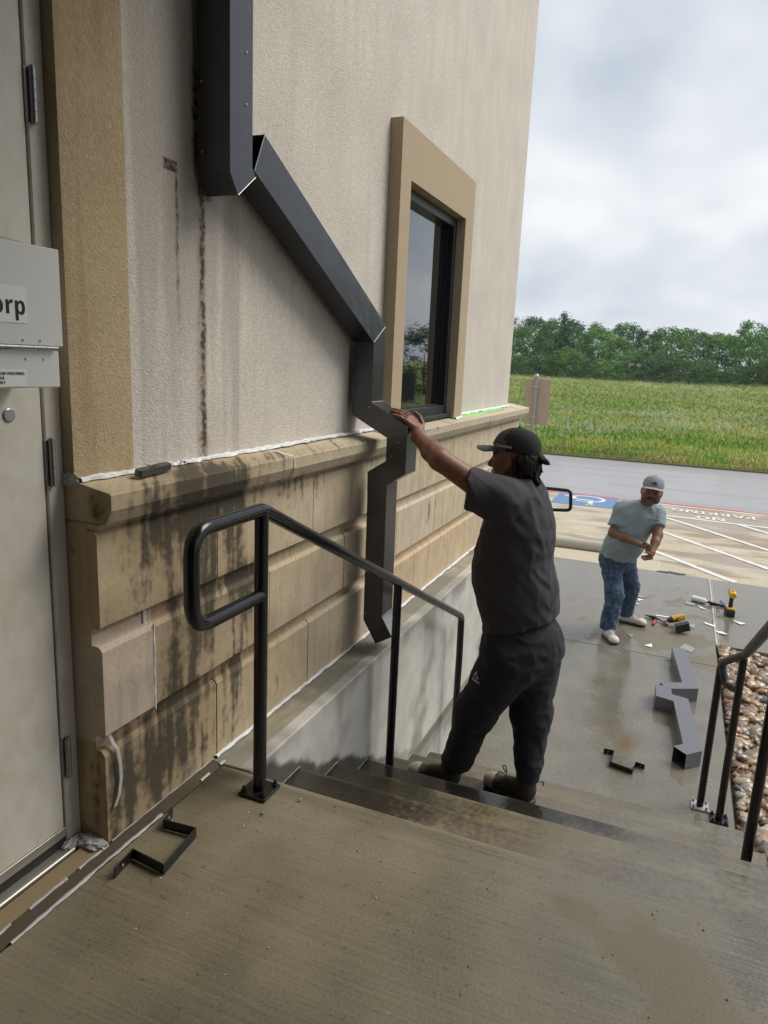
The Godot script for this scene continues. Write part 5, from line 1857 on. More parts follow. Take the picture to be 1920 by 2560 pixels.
class Flesh:
	# a body as a smooth union of tapered capsules and ellipsoids, meshed with surface nets
	var kind := PackedInt32Array()      # 0 capsule, 1 ellipsoid, 2 carved ellipsoid
	var a := PackedVector3Array()
	var ba := PackedVector3Array()
	var inv := PackedFloat32Array()
	var ra := PackedFloat32Array()
	var rb := PackedFloat32Array()
	var k := PackedFloat32Array()
	var fd := PackedVector3Array()
	var fs := PackedFloat32Array()
	var cp := PackedVector3Array()
	var cn := PackedVector3Array()
	var turn := []
	var bump = null
	var tint = null
	var T := Transform3D()
	func add(kd: int, p: Vector3, q: Vector3, r0: float, r1: float, blend: float, dir: Vector3, sc: float, b: Basis) -> void:
		kind.push_back(kd); a.push_back(p); ba.push_back(q - p)
		inv.push_back(1.0 / maxf((q - p).length_squared(), 1e-9))
		ra.push_back(r0); rb.push_back(r1); k.push_back(blend)
		fd.push_back(dir); fs.push_back(sc); turn.append(b)
		cp.push_back(Vector3.ZERO); cn.push_back(Vector3.ZERO)
	func cap(p: Vector3, q: Vector3, r0: float, r1: float, blend := 0.03, dir := Vector3.ZERO, sc := 1.0) -> void:
		add(0, T * p, T * q, r0, r1, blend, (T.basis * dir).normalized() if dir != Vector3.ZERO else dir, sc, Basis())
	func ball(c: Vector3, r: Vector3, blend := 0.03, b := Basis(), carve := false) -> void:
		add(2 if carve else 1, T * c, T * c, minf(r.x, minf(r.y, r.z)), 0.0, blend, r, 1.0, (T.basis * b).inverse())
	func cut(p: Vector3, n: Vector3) -> void:
		cp[cp.size() - 1] = T * p
		cn[cn.size() - 1] = (T.basis * n).normalized()
	func one(i: int, p: Vector3) -> float:
		var pa := p - a[i]
		var d: float
		if kind[i] == 0:
			var h := clampf(pa.dot(ba[i]) * inv[i], 0.0, 1.0)
			var q := pa - ba[i] * h
			if fs[i] != 1.0:
				q += fd[i] * (q.dot(fd[i]) * (fs[i] - 1.0))
			d = q.length() - lerpf(ra[i], rb[i], h)
		else:
			var b: Basis = turn[i]
			var q := b * pa
			var r := fd[i]
			var k0 := (q / r).length()
			var k1 := (q / (r * r)).length()
			d = k0 * (k0 - 1.0) / maxf(k1, 1e-6)
		if cn[i] != Vector3.ZERO:
			d = maxf(d, (p - cp[i]).dot(cn[i]))
		return d
	func dist(p: Vector3, ids: PackedInt32Array) -> float:
		var r := 1e9
		for i in ids:
			var d := one(i, p)
			var kk := k[i]
			if kind[i] == 2:
				var h2 := maxf(kk - absf(r + d), 0.0) / kk
				r = maxf(r, -d) + h2 * h2 * kk * 0.25
			else:
				var h := maxf(kk - absf(r - d), 0.0) / kk
				r = minf(r, d) - h * h * kk * 0.25
		if bump != null and absf(r) < 0.05:
			r += bump.at(p)
		return r
	func build(lo: Vector3, hi: Vector3, h: float, out: Array) -> void:
		# appends vertices, normals, colours and indices of the surface in the box to out
		var n := Vector3i(((hi - lo) / h).ceil()) + Vector3i.ONE
		var nx := n.x; var ny := n.y; var nz := n.z
		var g := PackedFloat32Array()
		g.resize(nx * ny * nz)
		g.fill(1e3)
		const B := 4
		var half := h * B * 0.5 * 1.7321
		var all := PackedInt32Array(range(kind.size()))
		var live := []
		var margin := 0.016 if bump != null else 0.0
		var carve := 0.0
		for i in all:
			margin = maxf(margin, 0.3 * k[i] + (0.016 if bump != null else 0.0))
			if kind[i] == 2: carve = 0.022
		for bz in range(0, nz - 1, B):
			for by in range(0, ny - 1, B):
				for bx in range(0, nx - 1, B):
					var c := lo + Vector3(bx + B * 0.5, by + B * 0.5, bz + B * 0.5) * h
					var r := 1e9
					var ds := PackedFloat32Array()
					for i in all:
						var d := one(i, c)
						ds.push_back(d)
						if kind[i] != 2: r = minf(r, d)
					if r > half * 1.2 + margin or r < -half * 1.3 - margin - carve:
						if r < 0.0:
							for z in range(bz, mini(bz + B + 1, nz)):
								for y in range(by, mini(by + B + 1, ny)):
									for x in range(bx, mini(bx + B + 1, nx)):
										var at2 := (z * ny + y) * nx + x
										if g[at2] > 1e2: g[at2] = -1.0
						continue
					var ids := PackedInt32Array()
					for i in all:
						if ds[i] < r + half * 2.6 + k[i] or kind[i] == 2: ids.push_back(i)
					live.append(Vector3i(bx, by, bz))
					for z in range(bz, mini(bz + B + 1, nz)):
						for y in range(by, mini(by + B + 1, ny)):
							for x in range(bx, mini(bx + B + 1, nx)):
								var at := (z * ny + y) * nx + x
								if absf(g[at]) == 1.0 or g[at] > 1e2:
									g[at] = dist(lo + Vector3(x, y, z) * h, ids)
		var V: PackedVector3Array = out[0]
		var N: PackedVector3Array = out[1]
		var C: PackedColorArray = out[2]
		var I: PackedInt32Array = out[3]
		var ids2 := {}
		var off := [0, 1, nx, nx + 1, nx * ny, nx * ny + 1, nx * ny + nx, nx * ny + nx + 1]
		for bl in live:
			for z in range(bl.z, mini(bl.z + B, nz - 1)):
				for y in range(bl.y, mini(bl.y + B, ny - 1)):
					for x in range(bl.x, mini(bl.x + B, nx - 1)):
						var at := (z * ny + y) * nx + x
						var v0 := g[at]; var v1 := g[at + 1]; var v2 := g[at + nx]; var v3 := g[at + nx + 1]
						var zz := at + nx * ny
						var v4 := g[zz]; var v5 := g[zz + 1]; var v6 := g[zz + nx]; var v7 := g[zz + nx + 1]
						var m := int(v0 < 0) + int(v1 < 0) + int(v2 < 0) + int(v3 < 0) + int(v4 < 0) + int(v5 < 0) + int(v6 < 0) + int(v7 < 0)
						if m == 0 or m == 8: continue
						var s := Vector3.ZERO
						var e := 0
						var vals := [v0, v1, v2, v3, v4, v5, v6, v7]
						for q in [[0, 1], [2, 3], [4, 5], [6, 7], [0, 2], [1, 3], [4, 6], [5, 7], [0, 4], [1, 5], [2, 6], [3, 7]]:
							var f0: float = vals[q[0]]; var f1: float = vals[q[1]]
							if (f0 < 0) != (f1 < 0):
								var t := f0 / (f0 - f1)
								var p0 := Vector3(q[0] & 1, (q[0] >> 1) & 1, q[0] >> 2)
								var p1 := Vector3(q[1] & 1, (q[1] >> 1) & 1, q[1] >> 2)
								s += p0.lerp(p1, t)
								e += 1
						var p := lo + (Vector3(x, y, z) + s / e) * h
						ids2[at] = V.size()
						V.push_back(p)
						N.push_back(Vector3(v1 + v3 + v5 + v7 - v0 - v2 - v4 - v6, v2 + v3 + v6 + v7 - v0 - v1 - v4 - v5, v4 + v5 + v6 + v7 - v0 - v1 - v2 - v3).normalized())
						C.push_back(tint.at(p) if tint != null else Color.WHITE)
		for at in ids2:
			var z: int = at / (nx * ny)
			var y: int = (at / nx) % ny
			var x: int = at % nx
			var v0 := g[at]
			if y > 0 and z > 0 and (v0 < 0) != (g[at + 1] < 0):
				face(I, ids2, at, at - nx, at - nx - nx * ny, at - nx * ny, v0 < 0)
			if x > 0 and z > 0 and (v0 < 0) != (g[at + nx] < 0):
				face(I, ids2, at, at - nx * ny, at - 1 - nx * ny, at - 1, v0 < 0)
			if x > 0 and y > 0 and (v0 < 0) != (g[at + nx * ny] < 0):
				face(I, ids2, at, at - 1, at - 1 - nx, at - nx, v0 < 0)
		out[0] = V; out[1] = N; out[2] = C; out[3] = I
	func face(I: PackedInt32Array, ids: Dictionary, p: int, q: int, r: int, s: int, flip: bool) -> void:
		if not (ids.has(p) and ids.has(q) and ids.has(r) and ids.has(s)): return
		var f := [ids[p], ids[q], ids[r], ids[s]]
		if flip: f.reverse()
		for o in [0, 1, 2, 0, 2, 3]: I.push_back(f[o])
	func bounds(pad := 0.03) -> AABB:
		var bb := AABB(a[0], Vector3.ZERO)
		for i in kind.size():
			if kind[i] == 2: continue
			var r := maxf(ra[i], rb[i])
			if kind[i] == 1: r = maxf(fd[i].x, maxf(fd[i].y, fd[i].z))
			elif fs[i] < 1.0: r /= fs[i]
			bb = bb.merge(AABB(a[i] - Vector3.ONE * r, Vector3.ONE * r * 2.0))
			bb = bb.merge(AABB(a[i] + ba[i] - Vector3.ONE * r, Vector3.ONE * r * 2.0))
		return bb.grow(pad)
	func hit(from: Vector3, dir: Vector3) -> Vector3:
		# where a ray meets the surface
		var all := PackedInt32Array(range(kind.size()))
		var t := 0.0
		for i in 200:
			var d := dist(from + dir * t, all)
			if d < 0.0005: break
			t += d * 0.8
		return from + dir * t
	func normal(p: Vector3) -> Vector3:
		var all := PackedInt32Array(range(kind.size()))
		var e := 0.002
		return Vector3(dist(p + Vector3(e, 0, 0), all) - dist(p - Vector3(e, 0, 0), all), dist(p + Vector3(0, e, 0), all) - dist(p - Vector3(0, e, 0), all), dist(p + Vector3(0, 0, e), all) - dist(p - Vector3(0, 0, e), all)).normalized()

func new_out() -> Array:
	return [PackedVector3Array(), PackedVector3Array(), PackedColorArray(), PackedInt32Array()]

func out_mesh(o: Array, origin: Vector3) -> ArrayMesh:
	var arr := []
	arr.resize(Mesh.ARRAY_MAX)
	var v: PackedVector3Array = o[0]
	var uv := PackedVector2Array()
	for i in v.size():
		v[i] -= origin
		uv.push_back(Vector2(v[i].x + v[i].z, v[i].y))
	arr[Mesh.ARRAY_VERTEX] = v
	arr[Mesh.ARRAY_NORMAL] = o[1]
	arr[Mesh.ARRAY_TEX_UV] = uv
	arr[Mesh.ARRAY_COLOR] = o[2]
	arr[Mesh.ARRAY_INDEX] = o[3]
	var m := ArrayMesh.new()
	m.add_surface_from_arrays(Mesh.PRIMITIVE_TRIANGLES, arr)
	return m

func garment(f: Flesh, called: String, h: float, m: Material, parent: Node3D) -> MeshInstance3D:
	var o := new_out()
	var bb := f.bounds()
	f.build(bb.position, bb.end, h, o)
	return put(called, out_mesh(o, parent.position), m, parent)

func folds(sd: int, amount: float, along: Vector3, tight := 16.0) -> FoldMaker:
	var fm := FoldMaker.new()
	fm.f = noise(1.0, 2, sd)
	fm.b = Basis(Quaternion(Vector3.UP, along.normalized())).inverse()
	fm.amount = amount
	fm.tight = tight
	return fm

class FoldMaker:
	var f: FastNoiseLite
	var b: Basis
	var amount := 0.005
	var tight := 16.0
	func at(p: Vector3) -> float:
		var q := b * p
		var n := f.get_noise_3d(q.x * tight, q.y * tight * 0.22, q.z * tight)
		return amount * (absf(n) * 2.0 - 0.55) + amount * 0.5 * f.get_noise_3d(p.x * 9.0, p.y * 9.0, p.z * 9.0)

func head_prims(f: Flesh, T: Transform3D, jowl := 1.0) -> void:
	f.T = T
	f.ball(Vector3(0, 0.035, -0.015), Vector3(0.076, 0.09, 0.097), 0.02)
	f.ball(Vector3(0, -0.042, 0.028), Vector3(0.058 * jowl, 0.074, 0.058), 0.04)
	f.ball(Vector3(0, -0.102, 0.058), Vector3(0.024 * jowl, 0.018, 0.021), 0.03)
	for s in [-1.0, 1.0]:
		f.ball(Vector3(0.043 * s, -0.022, 0.052), Vector3(0.024, 0.02, 0.022), 0.025)
		f.ball(Vector3(0.048 * s * jowl, -0.07, 0.015), Vector3(0.02, 0.03, 0.035), 0.03)
		f.cap(Vector3(0.012 * s, 0.019, 0.086), Vector3(0.044 * s, 0.019, 0.070), 0.009, 0.009, 0.018)
		f.ball(Vector3(0.032 * s, 0.000, 0.100), Vector3(0.017, 0.011, 0.018), 0.012, Basis(), true)
		f.ball(Vector3(0.031 * s, 0.000, 0.0755), Vector3(0.0125, 0.0115, 0.0125), 0.004)
		f.ball(Vector3(0.013 * s, -0.038, 0.094), Vector3(0.0095, 0.008, 0.012), 0.008)
		# ear: rim and lobe round a hollow
		f.ball(Vector3(0.077 * s, -0.008, -0.012), Vector3(0.010, 0.033, 0.020), 0.008, Basis(Vector3.UP, -0.45 * s) * Basis(Vector3.RIGHT, -0.2))
		f.ball(Vector3(0.090 * s, -0.002, -0.008), Vector3(0.008, 0.017, 0.010), 0.006, Basis(), true)
		f.ball(Vector3(0.075 * s, -0.035, -0.005), Vector3(0.008, 0.011, 0.009), 0.008)
	f.cap(Vector3(0, 0.008, 0.087), Vector3(0, -0.034, 0.108), 0.0085, 0.0125, 0.014)
	f.cap(Vector3(-0.019, -0.067, 0.080), Vector3(0.0, -0.065, 0.089), 0.006, 0.0075, 0.01)
	f.cap(Vector3(0.019, -0.067, 0.080), Vector3(0.0, -0.065, 0.089), 0.006, 0.0075, 0.01)
	f.cap(Vector3(-0.015, -0.079, 0.080), Vector3(0.015, -0.079, 0.080), 0.0065, 0.0065, 0.01)
	f.T = Transform3D()

class FaceTint:
	var T: Transform3D           # head to world
	var skin := Color.WHITE
	var beard := false
	func at(p: Vector3) -> Color:
		var q := T * p             # T holds the inverse
		if q.z < 0.03 or absf(q.x) > 0.075 or q.y > 0.06 or q.y < -0.13: return Color.WHITE
		var ax := absf(q.x)
		var e := Vector2((ax - 0.031) / 0.0125, q.y / 0.0058)
		if e.length() < 1.0 and q.z > 0.07:
			return Color(0.05, 0.08, 0.12) if Vector2(ax - 0.031, q.y).length() < 0.0052 else Color(2.0, 3.6, 5.6)
		if ax > 0.011 and ax < 0.047 and q.y > 0.014 and q.y < 0.026 - 0.1 * absf(ax - 0.028) and q.z > 0.06: return Color(0.10, 0.13, 0.17)
		if ax < 0.024 and q.y > -0.086 and q.y < -0.061 and q.z > 0.076:
			if beard and q.y > -0.069: return Color(0.10, 0.13, 0.17)
			return Color(0.85, 0.55, 0.6)
		if beard:
			if ax < 0.040 and q.y > -0.066 and q.y < -0.045 - 0.35 * maxf(ax - 0.02, 0.0) and q.z > 0.065: return Color(0.08, 0.11, 0.15)
			if ax > 0.024 and ax < 0.038 and q.y > -0.10 and q.y < -0.06 and q.z > 0.055: return Color(0.14, 0.18, 0.24)
			if ax < 0.034 and q.y < -0.089: return Color(0.75, 1.5, 2.4)
			if q.y < -0.05: return Color(0.62, 0.72, 0.8)
		return Color.WHITE

func finger(f: Flesh, pts: Array, r: float) -> void:
	for i in pts.size() - 1:
		f.cap(pts[i], pts[i + 1], r * (1.0 - 0.09 * i), r * (1.0 - 0.09 * (i + 1)), 0.005)

func cap_crown(T: Transform3D, origin: Vector3, front: Color, rear: Color, split: float) -> ArrayMesh:
	# six panels round a head, with seams and a button
	var b := MB.new()
	b.colored = true
	b.xf = Transform3D(Basis(), -origin) * T
	var seg := 36
	var rows_n := 12
	var pt := func(i: int, k: int) -> Vector3:
		var t := float(i) / rows_n
		var ph := TAU * k / seg
		var th := t * PI * 0.5
		var rx := 0.0845; var rz := 0.106
		var seam := 0.0012 * pow(absf(cos(ph * 3.0)), 24.0) * sin(th)
		var bulge := 1.0 + 0.05 * sin(th * 2.0)
		var y := 0.102 * pow(cos(th), 0.80)
		return Vector3(sin(ph) * sin(th) * (rx + seam) * bulge, 0.042 + y, cos(ph) * sin(th) * (rz + seam) * bulge - 0.014)
	for i in rows_n:
		for k in seg:
			var A: Vector3 = pt.call(i, k); var B: Vector3 = pt.call(i, k + 1); var C: Vector3 = pt.call(i + 1, k + 1); var D: Vector3 = pt.call(i + 1, k)
			var mid := (A + B + C + D) / 4.0
			b.col = front if mid.z > split else rear
			var nn := func(p: Vector3) -> Vector3: return (Vector3(p.x / 0.0071, (p.y - 0.042) / 0.0110, (p.z + 0.014) / 0.0112)).normalized()
			b.squad(D, C, B, A, nn.call(D), nn.call(C), nn.call(B), nn.call(A))
	b.col = rear
	b.box(Vector3(0, 0.146, -0.014), Vector3(0.013, 0.007, 0.013), 0.003)
	return b.done()

func cap_brim(T: Transform3D, origin: Vector3, col: Color) -> ArrayMesh:
	var b := MB.new()
	b.colored = true
	b.col = col
	b.xf = Transform3D(Basis(), -origin) * T
	var pt := func(u: float, v: float, dy: float) -> Vector3:
		var ang := u * 1.02
		var inner := Vector3(sin(ang) * 0.0855, 0, cos(ang) * 0.107 - 0.014)
		var outer := Vector3(sin(ang) * 0.0865, 0, 0.088 + 0.088 * pow(maxf(cos(u * 1.5), 0.0), 0.55))
		var p := inner.lerp(outer, v)
		p.y = 0.049 - 2.2 * p.x * p.x - 0.006 * v * v + dy
		return p
	for i in 24:
		var u0 := -1.0 + i / 12.0; var u1 := -1.0 + (i + 1) / 12.0
		for j in 6:
			var v0 := j / 6.0; var v1 := (j + 1) / 6.0
			b.quad(pt.call(u0, v0, 0.002), pt.call(u0, v1, 0.002), pt.call(u1, v1, 0.002), pt.call(u1, v0, 0.002))
			b.quad(pt.call(u1, v0, -0.002), pt.call(u1, v1, -0.002), pt.call(u0, v1, -0.002), pt.call(u0, v0, -0.002))
		b.quad(pt.call(u0, 1.0, -0.002), pt.call(u1, 1.0, -0.002), pt.call(u1, 1.0, 0.002), pt.call(u0, 1.0, 0.002))
	return b.done()

func shoe(upper: Array, h: float, boot: bool) -> Array:
	# [upper mesh, sole mesh] with the heel at the origin and the toe along +z
	var f := Flesh.new()
	f.cap(Vector3(0, 0.045, 0.055), Vector3(0, 0.040, 0.225), 0.040, 0.034, 0.04, Vector3.RIGHT, 1.0)
	f.ball(Vector3(0.004, 0.040, 0.235), Vector3(0.044, 0.034, 0.050), 0.03)
	f.cap(Vector3(0, 0.075, 0.06), Vector3(0, 0.070, 0.15), 0.038, 0.026, 0.03)
	if boot:
		f.cap(Vector3(0, 0.08, 0.055), Vector3(0, 0.165, 0.062), 0.044, 0.050, 0.03)
		f.cut(Vector3(0, 0.165, 0.06), Vector3(0, 1, -0.1))
	else:
		f.cap(Vector3(0, 0.07, 0.05), Vector3(0, 0.10, 0.05), 0.040, 0.040, 0.03)
		f.cut(Vector3(0, 0.095, 0.06), Vector3(0, 1, -0.25))
	f.ball(Vector3(0, -0.24, 0.12), Vector3(0.4, 0.26, 0.6), 0.003, Basis(), true)
	var lace := noise(1.0, 1, 5)
	var tw := ShoeTint.new()
	tw.cols = upper
	f.tint = tw
	var o := new_out()
	var bb := f.bounds()
	f.build(bb.position, bb.end, h, o)
	var g := Flesh.new()
	g.cap(Vector3(0, 0.018, 0.045), Vector3(0, 0.018, 0.10), 0.043, 0.038, 0.03, Vector3.UP, 2.0)
	g.cap(Vector3(0, 0.016, 0.10), Vector3(0.003, 0.018, 0.235), 0.038, 0.048, 0.03, Vector3.UP, 2.2)
	g.ball(Vector3(0, -0.30, 0.12), Vector3(0.6, 0.3, 0.9), 0.002, Basis(), true)
	var o2 := new_out()
	bb = g.bounds()
	g.build(bb.position, bb.end, h, o2)
	return [out_mesh(o, Vector3.ZERO), out_mesh(o2, Vector3.ZERO)]

class DustTint:
	# gray dust on the back of a hand
	var c := Vector3.ZERO
	var f: FastNoiseLite
	func at(p: Vector3) -> Color:
		var k := smoothstep(0.034, 0.012, (p - c).length() + 0.012 * f.get_noise_3d(p.x * 60.0, p.y * 60.0, p.z * 60.0))
		return Color.WHITE.lerp(Color(1.15, 2.1, 3.2), k * 0.75)

class ShoeTint:
	var cols := []          # upper, toe, tongue
	func at(p: Vector3) -> Color:
		if p.z > 0.215: return cols[1]
		if p.y > 0.075 and p.z > 0.085 and absf(p.x) < 0.026:
			return cols[2] if fmod(p.z * 60.0, 1.0) < 0.5 else cols[0]
		return cols[0]

func place_shoe(parent: Node3D, mesh: Array, called: String, heel: Vector3, toe: Vector3, mu: Material, ms: Material) -> void:
	var d := (toe - heel).normalized()
	var x := Vector3.UP.cross(d).normalized()
	var t := Transform3D(Basis(x, d.cross(x), d), heel - parent.position)
	var o := put(called, mesh[0], mu, parent, t)
	put("sole", mesh[1], ms, o)

func vmat(key: String, rough: float, cloth := true) -> StandardMaterial3D:
	var m := mat(key, Color.WHITE, rough)
	m.vertex_color_use_as_albedo = true
	if cloth:
		bumpy(m, M.shirt_charcoal.normal_texture, Vector3.ONE * 7.0, 0.4)
	return m

func stick(parent: Node3D, f: Flesh, eye: Vector3, aim: Vector3, make, lift: float, up := Vector3.UP) -> void:
	# puts something flat on the cloth where the line of sight from eye to aim meets it
	var dir := (aim - eye).normalized()
	var p := f.hit(eye + dir * maxf((aim - eye).length() - 0.5, 0.0), dir)
	var n := f.normal(p)
	var x := up.cross(n).normalized()
	make.call(parent, Transform3D(Basis(x, n.cross(x), n), p + n * lift - parent.position))

func build_worker_at_wall() -> void:
	var O := Vector3(0.72, -0.66, -3.12)
	var w := thing("person", "man in charcoal shirt and dark cap pressing one hand on the downspout", "person", O)
	var V := func(x: float, y: float, z: float) -> Vector3: return Vector3(x, y, z)
	# head frame: x to his right hand, y up, z the way he looks
	var look := Vector3(-0.97, 0.06, -0.20).normalized()
	var hr := look.cross(Vector3.UP).normalized()
	var T := Transform3D(Basis(-hr, (-hr).cross(look) * -1.0, look), Vector3(0.714, 0.987, -3.12))
	T.basis = Basis(Vector3.UP.cross(look).normalized(), look.cross(Vector3.UP.cross(look)).normalized(), look)
	var f := Flesh.new()
	var shL := Vector3(0.70, 0.835, -2.955)
	var elL := Vector3(0.458, 0.995, -2.86)
	var wrL := Vector3(0.292, 1.062, -3.045)
	var shR := Vector3(0.745, 0.81, -3.29)
	var elR := Vector3(0.76, 0.53, -3.36)
	var wrR := Vector3(0.66, 0.33, -3.30)
	var hipL := Vector3(0.80, 0.10, -3.025)
	var hipR := Vector3(0.85, 0.10, -3.215)
	var knL := Vector3(0.645, -0.205, -3.07)
	var knR := Vector3(0.885, -0.215, -3.185)
	var anL := Vector3(0.548, -0.545, -3.105)
	var anR := Vector3(0.90, -0.53, -3.145)
	# inner body, arms
	f.ball(Vector3(0.765, 0.66, -3.12), Vector3(0.14, 0.2, 0.17), 0.05)
	f.ball(Vector3(0.76, 0.42, -3.12), Vector3(0.15, 0.2, 0.16), 0.05)
	f.ball(Vector3(0.83, 0.16, -3.12), Vector3(0.14, 0.13, 0.15), 0.05)
	f.cap(hipL, knL, 0.08, 0.055, 0.04); f.cap(knL, anL, 0.05, 0.035, 0.03)
	f.cap(hipR, knR, 0.08, 0.055, 0.04); f.cap(knR, anR, 0.05, 0.035, 0.03)
	f.cap(anL, anL + Vector3(-0.05, -0.06, 0), 0.028, 0.022, 0.02)
	f.cap(anR, anR + Vector3(-0.04, -0.07, -0.01), 0.026, 0.020, 0.02)
	f.cap(Vector3(0.75, 0.80, -3.12), shL, 0.07, 0.062, 0.05); f.cap(Vector3(0.75, 0.80, -3.12), shR, 0.07, 0.062, 0.05)
	f.cap(shL, elL, 0.060, 0.047, 0.03)
	f.cap(elL, elL.lerp(wrL, 0.35), 0.046, 0.046, 0.02)
	f.cap(elL.lerp(wrL, 0.35), wrL, 0.046, 0.030, 0.02, Vector3(0, 0.6, 0.4), 1.12)
	f.cap(shR, elR, 0.058, 0.046, 0.03); f.cap(elR, wrR, 0.045, 0.029, 0.02)
	f.cap(wrR, wrR + Vector3(-0.04, -0.08, 0.0), 0.032, 0.034, 0.02)
	f.cap(Vector3(0.765, 0.78, -3.12), Vector3(0.742, 0.925, -3.12), 0.064, 0.058, 0.04)
	var hand := Flesh.new()
	# left hand on the bend of the pipe: palm over the edge, fingers up its slope
	hand.cap(wrL + (elL - wrL) * 0.12, wrL, 0.032, 0.029, 0.01)
	hand.cap(wrL, Vector3(0.272, 1.092, -3.085), 0.030, 0.026, 0.02)
	var kn := [Vector3(0.228, 1.128, -3.052), Vector3(0.222, 1.136, -3.075), Vector3(0.223, 1.140, -3.098), Vector3(0.230, 1.138, -3.120)]
	for i in 4:
		hand.cap(Vector3(0.276, 1.088, -3.066 - 0.011 * i), kn[i], 0.021, 0.0125, 0.014)
	var lens := [0.80, 1.0, 1.05, 0.95]
	for i in 4:
		var K: Vector3 = kn[i]
		var L: float = lens[i]
		var spread_z := -0.004 + 0.012 * (1.5 - i) / 1.5
		finger(hand, [K, K + Vector3(-0.036 * L, 0.020 * L + 0.002, spread_z), K + Vector3(-0.060 * L, 0.026 * L + 0.002, spread_z * 1.6), K + Vector3(-0.080 * L, 0.033 * L, spread_z * 2.0)], 0.0095)
	finger(hand, [Vector3(0.283, 1.085, -3.115), Vector3(0.272, 1.118, -3.145), Vector3(0.250, 1.148, -3.155), Vector3(0.228, 1.163, -3.158)], 0.0115)
	for i in 4:
		f.cap(wrR + Vector3(-0.05, -0.085, 0.02 - 0.018 * i), wrR + Vector3(-0.035, -0.16, 0.02 - 0.018 * i), 0.010, 0.008, 0.006)
	var ft := FaceTint.new()
	ft.T = T.affine_inverse()
	var o := new_out()
	var bb := f.bounds()
	f.build(bb.position, bb.end, 0.013, o)
	var hd := Flesh.new()
	head_prims(hd, T, 1.08)
	hd.cap(Vector3(0.755, 0.86, -3.12), Vector3(0.738, 0.945, -3.12), 0.062, 0.058, 0.03)
	hd.tint = ft
	bb = hd.bounds(0.015)
	hd.build(bb.position, bb.end, 0.0042, o)
	var dust := DustTint.new()
	dust.c = Vector3(0.262, 1.122, -3.055)
	dust.f = noise(1.0, 2, 6)
	hand.tint = dust
	bb = hand.bounds(0.008)
	hand.build(bb.position, bb.end, 0.0036, o)
	var skin: StandardMaterial3D = M.skin_brown
	skin.vertex_color_use_as_albedo = true
	put("body", out_mesh(o, O), skin, w)
	# shirt
	var s := Flesh.new()
	s.ball(Vector3(0.762, 0.69, -3.115), Vector3(0.150, 0.20, 0.195), 0.08, Basis(Vector3.BACK, 0.06))
	s.ball(Vector3(0.738, 0.46, -3.11), Vector3(0.165, 0.25, 0.185), 0.08, Basis(Vector3.BACK, 0.1))
	s.ball(Vector3(0.79, 0.62, -3.12), Vector3(0.120, 0.24, 0.18), 0.06)
	s.cap(Vector3(0.80, 0.40, -3.12), Vector3(0.815, 0.12, -3.12), 0.168, 0.174, 0.05, Vector3.BACK, 0.98)
	s.cut(Vector3(0.80, 0.245, -3.12), Vector3(0.36, -1.0, 0.0))
	s.cap(Vector3(0.76, 0.83, -3.12), Vector3(0.715, 0.845, -2.97), 0.085, 0.084, 0.07)
	s.cap(Vector3(0.76, 0.82, -3.12), shR, 0.085, 0.08, 0.07)
	s.cap(Vector3(0.705, 0.83, -2.965), Vector3(0.545, 0.885, -2.905), 0.088, 0.096, 0.05)
	s.cut(Vector3(0.572, 0.87, -2.91), Vector3(-1.0, 0.05, 0.25))
	s.cap(shR, shR.lerp(elR, 0.75), 0.082, 0.082, 0.05)
	s.cap(Vector3(0.765, 0.85, -3.12), Vector3(0.752, 0.905, -3.12), 0.080, 0.072, 0.03)
	s.cut(Vector3(0.755, 0.893, -3.12), Vector3(-0.25, 1.0, 0.0))
	s.bump = folds(401, 0.0075, Vector3(0.75, -0.62, 0.1), 8.0)
	garment(s, "shirt", 0.0095, M.shirt_charcoal, w)
	# trousers
	var t := Flesh.new()
	t.ball(Vector3(0.825, 0.17, -3.12), Vector3(0.178, 0.17, 0.185), 0.06, Basis(Vector3.BACK, -0.15))
	t.cap(hipL + Vector3(-0.01, 0.0, 0), knL, 0.132, 0.092, 0.06)
	t.cap(knL, anL + Vector3(0.012, 0.02, 0), 0.090, 0.072, 0.05)
	t.cut(Vector3(0.555, -0.525, -3.105), Vector3(-0.1, -1.0, 0))
	t.cap(anL + Vector3(0.012, 0.03, 0), anL + Vector3(0.003, -0.02, 0), 0.062, 0.056, 0.02)
	t.cut(Vector3(0.555, -0.555, -3.105), Vector3(-0.1, -1.0, 0))
	t.cap(hipR + Vector3(0.02, 0.0, 0), knR, 0.130, 0.092, 0.06)
	t.cap(knR, anR + Vector3(0.0, 0.05, 0), 0.088, 0.066, 0.05)
	t.cut(anR + Vector3(0, 0.05, 0), Vector3(0, -1.0, 0))
	t.cap(anR + Vector3(0.0, 0.07, 0), anR + Vector3(0.002, 0.0, 0), 0.060, 0.054, 0.02)
	t.cut(anR + Vector3(0, 0.0, 0), Vector3(0, -1.0, 0))
	t.bump = folds(402, 0.0075, Vector3(0.9, -0.25, 0.3), 8.0)
	garment(t, "trousers", 0.0105, M.trousers_navy, w)
	# boots
	var bm := shoe([Color(0.030, 0.023, 0.016), Color(0.30, 0.27, 0.23), Color(0.012, 0.012, 0.012)], 0.006, true)
	var mu := vmat("boot_leather", 0.65)
	place_shoe(w, bm, "boot", Vector3(0.592, -0.66, -3.095), Vector3(0.29, -0.66, -3.115), mu, M.rubber)
	place_shoe(w, bm, "boot", Vector3(0.952, -0.66, -3.125), Vector3(0.67, -0.66, -3.215), mu, M.rubber)
